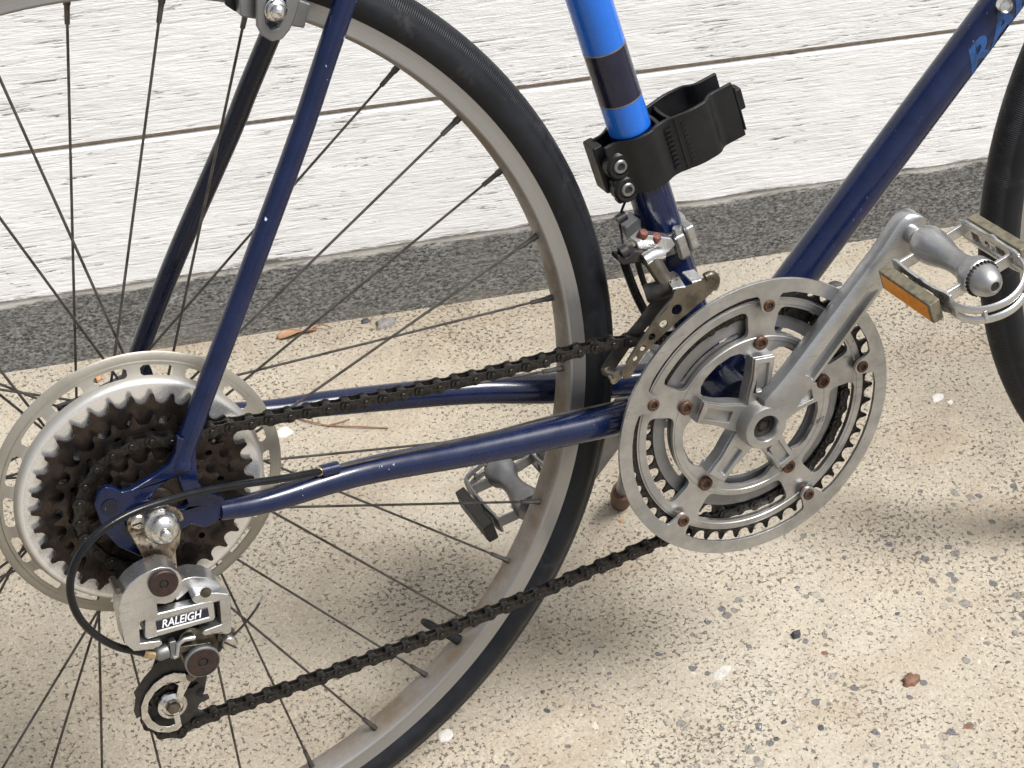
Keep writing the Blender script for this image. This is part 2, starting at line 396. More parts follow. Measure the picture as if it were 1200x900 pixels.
def gear(c, n, rp, phase=0, tip=.0020, root=None):
    # roller seats of 4 mm radius between slim worn teeth
    o = []; st = 2 * pi / n; rho = .0046
    def at(r, a): o.append((c[0] + r * cos(a), c[1] + r * sin(a)))
    for k in range(n):
        a = phase + k * st
        for b in (-82, -60, -36, -12, 12, 36, 60, 82):
            x = rp - rho * cos(radians(b)); y = rho * sin(radians(b)); at(hypot(x, y), a + atan2(y, x))
        m = a + st / 2; at(rp + tip * .5, m - .00125 / rp); at(rp + tip, m - .0008 / rp); at(rp + tip, m + .0008 / rp); at(rp + tip * .5, m + .00125 / rp)
    return o
def sector(c, r0, r1, a, b, n=10, rc=.003):
    # annular window with rounded corners
    def cc(r, ang): return (c[0] + r * cos(radians(ang)), c[1] + r * sin(radians(ang)))
    d0 = math.degrees(rc / r0); d1 = math.degrees(rc / r1); o = []
    o += [cc(r1 - rc, a), cc(r1 - rc * .3, a + d1 * .3)] + [cc(r1, a + d1 + (b - a - 2 * d1) * k / n) for k in range(n + 1)] + [cc(r1 - rc * .3, b - d1 * .3), cc(r1 - rc, b)]
    o += [cc(r0 + rc, b), cc(r0 + rc * .3, b - d0 * .3)] + [cc(r0, b - d0 - (b - a - 2 * d0) * k / n) for k in range(n + 1)] + [cc(r0 + rc * .3, a + d0 * .3), cc(r0 + rc, a)]
    return o
def hull2(c1, r1, c2, r2, n=10):
    a = atan2(c2[1] - c1[1], c2[0] - c1[0]); d = hypot(c2[0] - c1[0], c2[1] - c1[1]); k = math.acos((r1 - r2) / d)
    return [(c1[0] + r1 * cos(a + k + (2 * pi - 2 * k) * i / n), c1[1] + r1 * sin(a + k + (2 * pi - 2 * k) * i / n)) for i in range(n + 1)] + \
           [(c2[0] + r2 * cos(a - k + 2 * k * i / n), c2[1] + r2 * sin(a - k + 2 * k * i / n)) for i in range(n + 1)]
def empty(name, loc, label, cat, rx=0, rz=0, group=None):
    o = bpy.data.objects.new(name, None); COL.objects.link(o); o.location = loc; o.rotation_euler = (rx, 0, rz); o.empty_display_size = .05
    o['label'] = label; o['category'] = cat
    if group: o['group'] = group
    return o
def tag(o, label, cat, group=None):
    o['label'] = label; o['category'] = cat
    if group: o['group'] = group
    return o

# ---------------------------------------------------------------- ground
g = MB(); X0, X1, Y0, Y1 = -60, 60, -60, 60
g.add([(X0, Y0, 0), (X1, Y0, 0), (X1, Y1, 0), (X0, Y1, 0)], [(0, 1, 2, 3)])
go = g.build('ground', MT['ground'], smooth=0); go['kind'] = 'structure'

# grit and stones standing slightly proud of the worn concrete
gs = MB()
GRIT = []
def pebble(mb, x, y, r, h, rz, el=1.3, sink=.35):
    n = 7; R = [r * random.uniform(.75, 1.15) for _ in range(n)]; v = []
    for lev, sc in ((0, 1), (.55, .82), (1, .38)):
        for k in range(n):
            a = 2 * pi * k / n; px = R[k] * sc * cos(a) * el; py = R[k] * sc * sin(a)
            v.append((x + px * cos(rz) - py * sin(rz), y + px * sin(rz) + py * cos(rz), -sink * h + h * lev))
    f = [(l * n + k, l * n + (k + 1) % n, (l + 1) * n + (k + 1) % n, (l + 1) * n + k) for l in (0, 1) for k in range(n)] + [tuple(2 * n + k for k in range(n))]
    mb.add(v, f); GRIT.append((len(f), random.choice((0, 0, 0, 0, 1, 1, 2, 2, 2, 2, 2, 3))))
for _ in range(7000):
    x = random.uniform(-.35, 1.15); y = random.uniform(-.42, .50)
    dens = min(1, max(.12, .55 - 1.3 * y + .25 * (x - .3)))
    if random.random() > dens: continue
    r = random.uniform(.0005, .0017) * (random.uniform(1.5, 2.6) if random.random() < .13 and y + random.uniform(0, .1) < .14 else 1); pebble(gs, x, y, r, min(r * .5, .0009), random.uniform(0, 3.14), random.uniform(1, 1.8), .62)
go2 = gs.build('grit', MT['stone_grey'], smooth=60)
for k in ('stone_dark', 'stone_pale', 'stone_brown'): go2.data.materials.append(MT[k])
mi = [m_ for n_, m_ in GRIT for _ in range(n_)]; go2.data.polygons.foreach_set('material_index', mi)
go2['kind'] = 'stuff'; go2['kind'] = 'stuff'; go2['label'] = 'small grey stones bedded in the worn beige concrete'; go2['category'] = 'gravel'

# ---------------------------------------------------------------- wall
WR = atan2(-.1625, 1)
wall = empty('wall', (0, .6264, 0), 'white painted weatherboard wall with cracked peeling paint behind the bicycle', 'wall', rz=WR)
def board(z0, z1, name, m, y=0.0, depth=.022, x0=-2.2, x1=3.2, top=.0022, bot=.0):
    # cross-section in (y, z): face at y, bevelled top edge
    prof = [(y, z0 + bot), (y, z1 - top), (y + top * 1.3, z1), (y + depth, z1), (y + depth, z0 - .0), (y + .006, z0 - .0)] if bot == 0 else \
           [(y, z0), (y, z1 - top), (y + top * 1.3, z1), (y + depth, z1), (y + depth, z0)]
    mb = MB(); mb.loft([[(x, a, b) for a, b in prof] for x in (x0, x1)])
    return mb.build(name, m, wall, smooth=25)
board(-.02, .0832, 'base_board', MT['plinth'], .0012, bot=.001, top=.0008)
z = .0836
for k in range(9):
    top = .2375 if k == 0 else z + .157
    board(z, top, 'siding_board', MT['board'], 0.0, bot=.001 if k == 0 else 0)
    z = top + .0062
bk = MB(); bk.loft([[(x, a, b) for a, b in ((.0042, 0), (.0042, 1.6), (.06, 1.6), (.06, 0))] for x in (-2.2, 3.2)])
bk.build('backing', simple('tan_batten', (.40, .35, .28), (.27, .22, .17)), wall, smooth=0)  # tan backing that shows in the seams between boards

# ---------------------------------------------------------------- bicycle
bike = empty('bicycle', (0, 0, 0), 'old dark blue and azure road bicycle leaning on its kickstand beside the white wall', 'bicycle', rx=radians(-10))
ROOT = bike
BB = (.429, -.0665)
# frame tubes -----------------------------------------------------
A = Vector((-0.2663, 0, 0.96389)); P2 = Vector((.3888, 0, .0672)); SR = .0146
def st(l): return P2 + A * l
def seat_seg(l0, l1, name, m, r=SR, label=None):
    return MB().tube([st(l0), st((l0 + l1) / 2), st(l1)], r, 40, True).build(name, m, bike, label=label)
seat_seg(-.135, .0855, 'seat_tube', MT['navy'])
tubes = [(.0855, .1085, 'azure', 'azure blue band on the seat tube'), (.1095, .1475, 'navy_band', 'dark band between two azure bands'), (.1485, .42, 'azure', 'bright azure upper seat tube')]
for a, b, m, lb in tubes: seat_seg(a, b, 'seat_tube', MT[m], SR, lb)
for l in (.1085, .1475): seat_seg(l, l + .001, 'pinstripe', MT['gold_line'], SR + .0001)
D0 = Vector((.4963, 0, .0024)); D1 = Vector((.6607, 0, .1745)); DD = (D1 - D0).normalized()
MB().tube([D0 - DD * .095, D0, D1, D0 + DD * .60], .0143, 40).build('down_tube', MT['navy'], bike)
def stay(name, pts, rad, m='navy', n=24): return MB().tube(spline(pts, 8), [rad[0] + (rad[1] - rad[0]) * min(1, i / (8 * (len(pts) - 1)) * 1.15) for i in range(8 * (len(pts) - 1) + 1)], n).build(name, MT[m], bike)
stay('chainstay', [(0.0396,-0.0625,-0.0118),(0.0722,-0.0575,-0.0184),(0.1396,-0.0490,-0.0229),(0.2245,-0.0390,-0.0380),(0.3211,-0.0310,-0.0502),(0.3707,-0.0260,-0.0539)], (.0066, .0118))
stay('chainstay', [(.0300, .0625, -.006), (.1061, .055, -.0209), (.1537, .05, -.0258), (.25, .038, -.038), (.3177, .03, -.0518), (.40, .022, -.062)], (.0066, .0118))
stay('seatstay', [(.0215, -.0625, .026), (.0297, -.0600, .0445), (.0884, -.053, .1472), (.1292, -.046, .2179), (.1661, -.040, .2872), (.296, -.017, .52)], (.0067, .0068))
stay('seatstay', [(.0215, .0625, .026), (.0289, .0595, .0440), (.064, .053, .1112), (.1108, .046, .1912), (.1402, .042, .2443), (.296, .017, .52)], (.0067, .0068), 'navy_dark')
MB().lathe([(.0195, -.034), (.0200, -.033), (.0200, .033), (.0195, .034)], BB, 40).build('bottom_bracket_shell', MT['navy'], bike)
MB().tube([(.295, 0, .468), (.84, 0, .505)], .0133, 32).build('top_tube', MT['azure'], bike)
HT0, HT1 = Vector((.905, 0, .40)), Vector((.862, 0, .535))
MB().tube([HT0, HT1], .017, 32).build('head_tube', MT['navy'], bike)
for s in (-1, 1):
    MB().tube(spline([(.915, s * .026, .375), (.935, s * .040, .26), (.955, s * .047, .12), (.985, s * .050, .02), (1.005, s * .050, .0)]), .0085, 20).build('fork_blade', MT['navy'], bike)
MB().tube([(.915, -.03, .378), (.915, .03, .378)], .014, 20).build('fork_crown', MT['navy'], bike)

# drive-side dropout -----------------------------------------------------
dr = MB().plate([(0.0218,0.0492),(0.0318,0.0412),(0.0306,0.0262),(0.0298,0.0134),(0.0329,0.0049),(0.0434,-0.0024),(0.0453,-0.0120),(0.0354,-0.0190),(0.0281,-0.0197),(0.0206,-0.0146),(0.0109,-0.0171),(0.0007,-0.0303),(-0.0150,-0.0262),(-0.0252,-0.0163),(-0.0316,-0.0039),(-0.0334,0.0067),(-0.0346,0.0183),(-0.0312,0.0252),(-0.0260,0.0284),(-0.0211,0.0262),(-0.0171,0.0218),(-0.0113,0.0218),(-0.0035,0.0242),(0.0056,0.0274),(0.0143,0.0320),(0.0192,0.0391)], -.0655, -.0605,
            [[(-0.0005,0.0127),(0.0057,0.0181),(0.0132,0.0213),(0.0180,0.0210),(0.0186,0.0145),(0.0195,0.0067),(0.0214,0.0011),(0.0176,-0.0021),(0.0100,0.0010),(0.0027,0.0060)]])
dro = dr.build('dropout', MT['navy'], bike, bevel=.0012)
MB().lathe([(.0036, -.0662), (.0052, -.0662), (.0052, -.0600)], [(-0.0259,0.0145)][0], 20).build('eyelet', MT['navy_dark'], dro)
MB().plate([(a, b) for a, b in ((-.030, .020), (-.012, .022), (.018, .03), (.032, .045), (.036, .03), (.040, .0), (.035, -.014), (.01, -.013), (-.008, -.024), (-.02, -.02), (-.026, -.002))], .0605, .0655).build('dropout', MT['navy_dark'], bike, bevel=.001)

# ---------------------------------------------------------------- wheels
def wheel(cx, name, rear=True):
    # part empty carried by the bicycle
    w = bpy.data.objects.new(name, None); COL.objects.link(w); w.parent = bike; w.location = (cx, 0, T); w.empty_display_size = .05
    ty = [(.3185, -.0108), (.3205, -.0125), (.3235, -.0152), (.3275, -.0166), (.3315, -.0164), (.3350, -.0148), (.3372, -.0128), (.3376, -.0124),
          (.3390, -.0120), (.3425, -.0095), (.3447, -.0062), (.3461, -.0028), (.3465, 0)]
    ty = ty + [(r, -y) for r, y in reversed(ty[:-1])]
    MB().lathe(ty, n=200, cap=False).build('tyre', MT['tyre'], w, smooth=50)
    rp = [(.3195, -.0118), (.3200, -.0108), (.3150, -.0098), (.3080, -.0088), (.3045, -.0050), (.3032, 0)]
    # outside profile: brake track, shoulder, spoke bed
    rp = [(.3190, -.0105), (.3203, -.0108), (.3208, -.0116), (.3203, -.0122), (.3190, -.0121), (.3112, -.0116), (.3102, -.0119), (.3092, -.0116), (.3080, -.0102), (.3066, -.0060), (.3062, 0)]
    rp = rp + [(r, -y) for r, y in reversed(rp[:-1])]
    rim = MB().lathe(rp, n=200, closed=True).build('rim', MT['rim'], w, smooth=50)
    fl = .026
    if rear: hub = [(.0, -.068), (.0045, -.068), (.0045, -.030), (.012, -.030), (.012, -.0205), (fl + .003, -.0200), (fl + .0035, -.018), (fl + .003, -.0160), (.014, -.0145), (.0095, -.008), (.0095, .022), (.014, .0285), (fl + .003, .0305), (fl + .0035, .0325), (fl + .003, .0345), (.012, .036), (.010, .045), (.0045, .046), (.0045, .068), (0, .068)]
    else: hub = [(.0, -.058), (.0045, -.058), (.0045, -.038), (.011, -.037), (fl, -.035), (fl, -.032), (.010, -.028), (.009, 0), (.010, .028), (fl, .032), (fl, .035), (.011, .037), (.0045, .038), (.0045, .058), (0, .058)]
    MB().lathe(hub, n=40).build('hub', MT['alloy_dull'], w)
    cache = {}
    for j in range(36):
        th = radians(47 - 10 * j); q = j % 4; nd = q in (0, 2); sg = 1 if q < 2 else -1
        hy = .0325 if nd else -.018
        if not rear: hy = .0335 if nd else -.0335
        ha = th + sg * radians(68)
        a = Vector((fl * cos(ha), hy + (.0022 if sg > 0 else -.0022) * (1 if nd else -1), fl * sin(ha)))
        b = Vector((.3062 * cos(th), .003 if nd else -.003, .3062 * sin(th)))
        L = (b - a).length; key = round(L, 3)
        if key not in cache:
            sm = MB(); sm.tube([(0, 0, 0), (0, 0, .3 * L), (0, 0, L - .014)], .00090, 8); sm.tube([(0, 0, L - .0155), (0, 0, L - .0045), (0, 0, L - .0035), (0, 0, L + .001)], [.0016, .0018, .0023, .0023], 8)
            cache[key] = sm.mesh('spoke')
        o = link('spoke', cache[key], MT['spoke'], w)
        o.matrix_local = Matrix.Translation(a) @ (b - a).to_track_quat('Z', 'Y').to_matrix().to_4x4()
    return w
rw = wheel(0, 'rear_wheel'); fw = wheel(1.006, 'front_wheel', False)
va = radians(-46.2)
vs_ = MB(); 
def polar3(r, a, y=0): return Vector((r * cos(a), y, r * sin(a)))
vs_.tube([polar3(.305, va), polar3(.299, va), polar3(.285, va), polar3(.272, va), polar3(.268, va)], [.0042, .0034, .0032, .0032, .0022], 14)
vs_.build('valve_cap', MT['cable'], rw)

# spoke protector -----------------------------------------------------
PR = .0931
secs = []
N = 18
pm = MB()
# outer flat rim, dished wall with slots, inner disc
prof_in = [(.020, -.0378), (.0735, -.0380), (.0748, -.0382), (.0762, -.0380), (.0776, -.0368), (.0788, -.0346), (.0795, -.0330)]
pm.lathe(prof_in, n=120)
pm.lathe([(.0852, -.0304), (.0872, -.0300), (.0877, -.0290), (.0925, -.0282), (.0931, -.0274), (.0925, -.0266), (.0880, -.0272), (.0852, -.0284)], n=120, closed=True)
pv = []; 
webm = []
for k in range(N):
    a0 = radians(24 + 20 * k); hw = radians(2.6)
    for (aa, bb) in ((a0 - hw, a0 + hw),):
        m_ = 4; v = []; f = []
        for i in range(m_ + 1):
            t = aa + (bb - aa) * i / m_
            wid = 1 + .9 * abs(i / m_ - .5) * 0
            for r, y, sp in ((.0788, -.0333, 1.9), (.0805, -.0325, 1.15), (.0838, -.0310, 1.1), (.0862, -.0302, 2.0)):
                tt = a0 + (t - a0) * sp; v.append((r * cos(tt), y, r * sin(tt)))
        for i in range(m_):
            for j in range(3): f.append((i * 4 + j, i * 4 + j + 1, i * 4 + j + 5, i * 4 + j + 4))
        pm.add(v, f)
po = pm.build('spoke_protector', MT['protector'], bike, smooth=45)

# freewheel -----------------------------------------------------
fwl = bpy.data.objects.new('freewheel', None); COL.objects.link(fwl); fwl.parent = bike; fwl.location = (0, 0, T)
cogs = [(34, -.0405, .33), (28, -.0455, .1), (22, -.0505, .0), (18, -.0555, .2), (14, -.0600, .1)]
for i, (n, y, ph) in enumerate(cogs):
    rp = n * .0127 / (2 * pi)
    if n == 34: holes = [circ((.0530 * cos(a), .0530 * sin(a)), .0032, 14) for a in [2 * pi * k / 17 + .08 for k in range(17)]]
    elif n == 28: holes = [circ((.0475 * cos(a), .0475 * sin(a)), .0022, 12) for a in [2 * pi * k / 14 for k in range(14)]]
    else: holes = []
    holes.append(circ((0, 0), .018 if n > 14 else .012, 30))
    MB().plate(gear((0, 0), n, rp, ph, .0019), y - .0009, y + .0009, holes).build('sprocket', MT['cog'], fwl, bevel=.0005)
MB().lathe([(.0, -.0635), (.008, -.0635), (.0150, -.0625), (.0168, -.061), (.0185, -.058), (.0185, -.038), (.0, -.036)], n=40).build('freewheel_body', MT['cog'], fwl)
for n, y in ((34, -.0432), (28, -.0482)):
    MB().lathe([(.021, y - .0016), (.026, y - .0016), (.026, y + .0016), (.021, y + .0016)], n=36, closed=True).build('spacer', MT['cog'], fwl)

# chain -----------------------------------------------------
def arcpts(c, r, a0, a1, step=2.0):
    n = max(2, int(abs(a1 - a0) / step)); return [(c[0] + r * cos(radians(a0 + (a1 - a0) * k / n)), c[1] + r * sin(radians(a0 + (a1 - a0) * k / n))) for k in range(n + 1)]
R22 = 22 * .0127 / (2 * pi); R40 = 40 * .0127 / (2 * pi); JK = (-.0083, -.1590); GJ = (.0090, -.108); RJ = .0202
lowp = [(.0045, -.1747), (.0116, -.1745), (.05, -.1748), (.1139, -.1733), (.20, -.1688), (.3282, -.1570), (.415, -.1462)]
upp = [(.3900, .0050), (.3239, .0195), (.26, .0212), (.1981, .0244), (.1341, .0301), (.085, .0352), (.0445, .0392)]
low_s = [(p.x, p.y) for p in spline([(a, b, 0) for a, b in lowp], 8)]
up_s = [(p.x, p.y) for p in spline([(a, b, 0) for a, b in upp], 8)]
path = []
path += arcpts(JK, RJ, 160, 290)[:-1] + low_s[1:]
path += arcpts(BB, R40, -98, 118)[1:-1] + up_s[1:-1]
path += arcpts((0, 0), R22, 62, 262)
path += arcpts(GJ, RJ, 80, 0)[:-1] + arcpts(GJ, RJ, 0, -60)
path += [(-.004, -.137), (-.0222, -.147)]
def resample(P, step):
    # chord steps of exactly one pitch along a closed polyline
    out = [Vector(P[0])]; i = 0; cur = Vector(P[0]); n = len(P)
    while i < n - 1:
        nxt = Vector(P[i + 1])
        if (nxt - out[-1]).length < step: i += 1; continue
        a = Vector(P[i]) if (Vector(P[i]) - out[-1]).length < step else cur
        lo, hi = 0.0, 1.0
        for _ in range(30):
            m = (lo + hi) / 2
            if ((a + (nxt - a) * m) - out[-1]).length < step: lo = m
            else: hi = m
        cur = a + (nxt - a) * lo; out.append(cur)
    return out
cp = resample(path, .0127)
chain = bpy.data.objects.new('chain', None); COL.objects.link(chain); chain.parent = bike; chain.location = (0, 0, T)
def dogbone(half, r, waist):
    o = []
    for sx in (1, -1):
        c = (sx * half, 0); aa = 125
        for k in range(11):
            a = radians(-aa + 2 * aa * k / 10) + (0 if sx > 0 else pi); o.append((c[0] + r * cos(a), r * sin(a)))
        o.append((0, waist * sx))
    return o
ol = MB()
for s in (-1, 1): ol.plate(dogbone(.00635, .0042, .0031), s * .0040, s * .0030)
for sx in (-1, 1): ol.lathe([(.0017, -.0050), (.0019, -.0048), (.0019, .0048), (.0017, .0050)], (sx * .00635, 0), 10)
ol_m = ol.mesh('outer_link')
il = MB()
for s in (-1, 1): il.plate(dogbone(.00635, .0041, .0029), s * .0027, s * .0018)
for sx in (-1, 1): il.lathe([(.0039, -.0018), (.0039, .0018)], (sx * .00635, 0), 12)
il_m = il.mesh('inner_link')
def chain_y(x): return -.0503 + (.0503 - .0445) * min(1, max(0, x / .40))
for i in range(len(cp) - 1):
    a, b = cp[i], cp[i + 1]; m_ = (a + b) / 2
    o = link('chain_link', (ol_m, il_m)[i % 2], MT['chain'], chain)
    o.matrix_local = Matrix.Translation((m_.x, chain_y(m_.x), m_.y)) @ Matrix.Rotation(-atan2(b.y - a.y, b.x - a.x), 4, 'Y')

# ---------------------------------------------------------------- crankset
cr = bpy.data.objects.new('crankset', None); COL.objects.link(cr); cr.parent = bike; cr.location = (0, 0, T)
PH = 83.7
def pol(r, deg, c=BB): return (c[0] + r * cos(radians(deg)), c[1] + r * sin(radians(deg)))
ph = [PH + 72 * k for k in range(5)]
# chainguard: ring with five inward tabs
inner = []
for a in ph:
    inner += [pol(.0988, a - 36 + 28.5 * t) for t in (0, .2, .4, .6, .8, .9)]
    inner += [pol(.0978, a - 5.8), pol(.0958, a - 4.9)] + [pol(.0893, a, BB)] * 0
    cc = pol(.0893, a)
    inner += [(cc[0] + .0062 * cos(radians(a - 90 - 180 * t)), cc[1] + .0062 * sin(radians(a - 90 - 180 * t))) for t in (0, .15, .3, .45, .55, .7, .85, 1)]
    inner += [pol(.0958, a + 4.9), pol(.0978, a + 5.8)]
    inner += [pol(.0988, a + 7.5 + 28.5 * t) for t in (.1, .2, .4, .6, .8)]
MB().plate([pol(.1087, 3 * k) for k in range(120)], -.0590, -.0566, [inner]).build('chainguard', MT['alloy'], cr, bevel=.0007)
# outer chainring
R48 = 49 * .0127 / (2 * pi)
win = [sector(BB, .0640, .0850, a + 8.8, a + 63.2, 14, .0045) for a in ph]
cut = []
for a in ph:   # scalloped centre opening with tabs carrying the inner bolts
    cut += [pol(.0505, a - 9), pol(.0505, a), pol(.0505, a + 9), pol(.0512, a + 12), pol(.0545, a + 17), pol(.0560, a + 24), pol(.0565, a + 36), pol(.0560, a + 48), pol(.0545, a + 55), pol(.0512, a + 60)]
co_ = MB().plate([pol(.0922, 3 * k) for k in range(120)], -.0528, -.0492, win + [cut]).build('chainring', MT['alloy'], cr, bevel=.0005)
# raised lips on the ring edges
MB().lathe([(.0912, -.0526), (.0906, -.0534), (.0872, -.0534), (.0866, -.0526)], BB, 120, closed=True).build('rib', MT['alloy'], co_)
MB().lathe([(.0632, -.0526), (.0626, -.0534), (.0596, -.0534), (.0590, -.0526)], BB, 120, closed=True).build('rib', MT['alloy'], co_)
# inner chainring
win2 = [sector(BB, .0632, .0668, a + 12, a + 60, 12, .0016) for a in ph]
MB().plate([pol(.0758, 3 * k) for k in range(120)], -.0458, -.0428, win2 + [[pol(.0535, 4 * k) for k in range(90)]]).build('chainring', MT['alloy_dull'], cr, bevel=.0004)
tm = MB(); tm.plate(gear(BB, 49, R48, .03, .0022), -.0520, -.0499, [[pol(.0915, 4 * k) for k in range(90)]]); tm.build('tooth_ring', MT['chain'], cr)
tm = MB(); tm.plate(gear(BB, 40, R40 + .0001, .05, .0022), -.0452, -.0434, [[pol(.0750, 4 * k) for k in range(90)]]); tm.build('tooth_ring', MT['chain'], cr)
# bolts
def bolt(c, r, y, parent, m='rust'):
    b = MB().lathe([(r, y + .006), (r, y - .0010), (r * .86, y - .0018), (r * .55, y - .0018), (r * .50, y - .0006), (0, y - .0006)], c, 22).build('ring_bolt', MT[m], parent)
    MB().lathe([(r * .47, y - .0008), (0, y - .0009)], c, 6).build('hex_socket', MT['hole'], b)
for a in ph:
    bolt(pol(.0893, a), .0045, -.0586, cr); bolt(pol(.0587, a + .5), .0053, -.0543, cr)
# spider
for k, a in enumerate(ph):
    d = Vector((cos(radians(a)), sin(radians(a)))); q = Vector((-d.y, d.x)); o = Vector(BB)
    def pp(r, w): v = o + d * r + q * w; return (v.x, v.y)
    sp_ = MB().plate([pp(.012, -.0105), pp(.022, -.0098), pp(.035, -.0078), pp(.0505, -.0082), pp(.0505, .0082), pp(.035, .0078), pp(.022, .0098), pp(.012, .0105)], -.0585, -.0480)
    sp_.plate([pp(.013, -.0104), pp(.022, -.0096), pp(.035, -.0076), pp(.0503, -.0080), pp(.0503, .0080), pp(.035, .0076), pp(.022, .0096), pp(.013, .0104)], -.0612, -.0582,
              [[pp(.024, -.0042), pp(.0455, -.0042), pp(.0455, .0042), pp(.024, .0042)]])
    # carrier tab reaching out to the bolts behind the ring
    sp_.plate([pp(.045, -.0085), pp(.060, -.0075), pp(.0655, 0), pp(.060, .0075), pp(.045, .0085)], -.0490, -.0460)
    sp_.build('spider_arm', MT['alloy'], cr, bevel=.0008)
MB().lathe([(.0155, -.050), (.0180, -.0515), (.0185, -.056), (.0178, -.0625), (.0172, -.0700), (.0160, -.0722), (.0105, -.0728), (.0098, -.0718), (.0094, -.064), (0, -.064)], BB, 48).build('crank_boss', MT['alloy'], cr)
ab = MB().lathe([(.0090, -.0645), (.0088, -.0668), (.0060, -.0672), (.0055, -.0660), (.0040, -.0662), (.0030, -.0680), (.0, -.0684)], BB, 30).build('axle_bolt', MT['hole'], cr)
# crank arm loft
PED = (.5446, .0554)
ca = atan2(PED[1] - BB[1], PED[0] - BB[0]); CL = hypot(PED[0] - BB[0], PED[1] - BB[1])
def crank(parent, sgn, c0, c1, m, y_out0=-.0722, y_out1=-.0712, th0=.013, th1=.0125):
    d = Vector((c1[0] - c0[0], c1[1] - c0[1])); L = d.length; d.normalize(); q = Vector((-d.y, d.x)); rings = []
    secs = [(.0115, .0120, 0), (.015, .0150, 0), (.022, .0148, 0), (.030, .0138, 0), (.040, .0132, 0), (.046, .0130, .0), (.047, .0130, .0030), (.052, .0130, .0046), (.080, .0127, .0046), (.105, .0124, .0044), (.118, .0121, .0030), (.124, .0120, .0), (.140, .0118, 0), (.150, .0122, 0), (.158, .0132, 0)]
    secs += [(L + .0140 * sin(radians(t)), .0140 * cos(radians(t)), 0) for t in (0, 20, 40, 58, 72, 82, 87)]
    for s, w, dip in secs:
        t = s / L; yo = y_out0 + (y_out1 - y_out0) * t; th = th0 + (th1 - th0) * t; ring = []
        endk = 1.0
        prof = [(-1, .70), (-.97, .25), (-.80, .02), (-.66, 0), (-.60, dip / th * .0), (-.52, dip / th), (-.02, dip / th), (.06, 0), (.30, -.03), (.70, .03), (.93, .16), (1, .34), (1, .80), (.9, 1), (-.9, 1)]
        for u, v in prof: 
            p = Vector(c0) + d * s + q * (u * w); ring.append((p.x, sgn * (yo + v * th) * 1.0, p.y))
        rings.append(ring)
    return MB().loft(rings)
crm = crank(cr, 1, BB, PED, 'alloy')
cko = crm.build('crank_arm', MT['alloy'], cr, smooth=35)
# left crank
LP = (.3134, -.1884)
lc = crank(cr, -1, BB, LP, 'alloy_dull').build('crank_arm', MT['alloy_dull'], cr, smooth=35, label='far side crank arm pointing down behind the rear wheel')
MB().lathe([(.0165, .045), (.0165, .072), (.008, .073)], BB, 32).build('crank_boss', MT['alloy_dull'], cr)

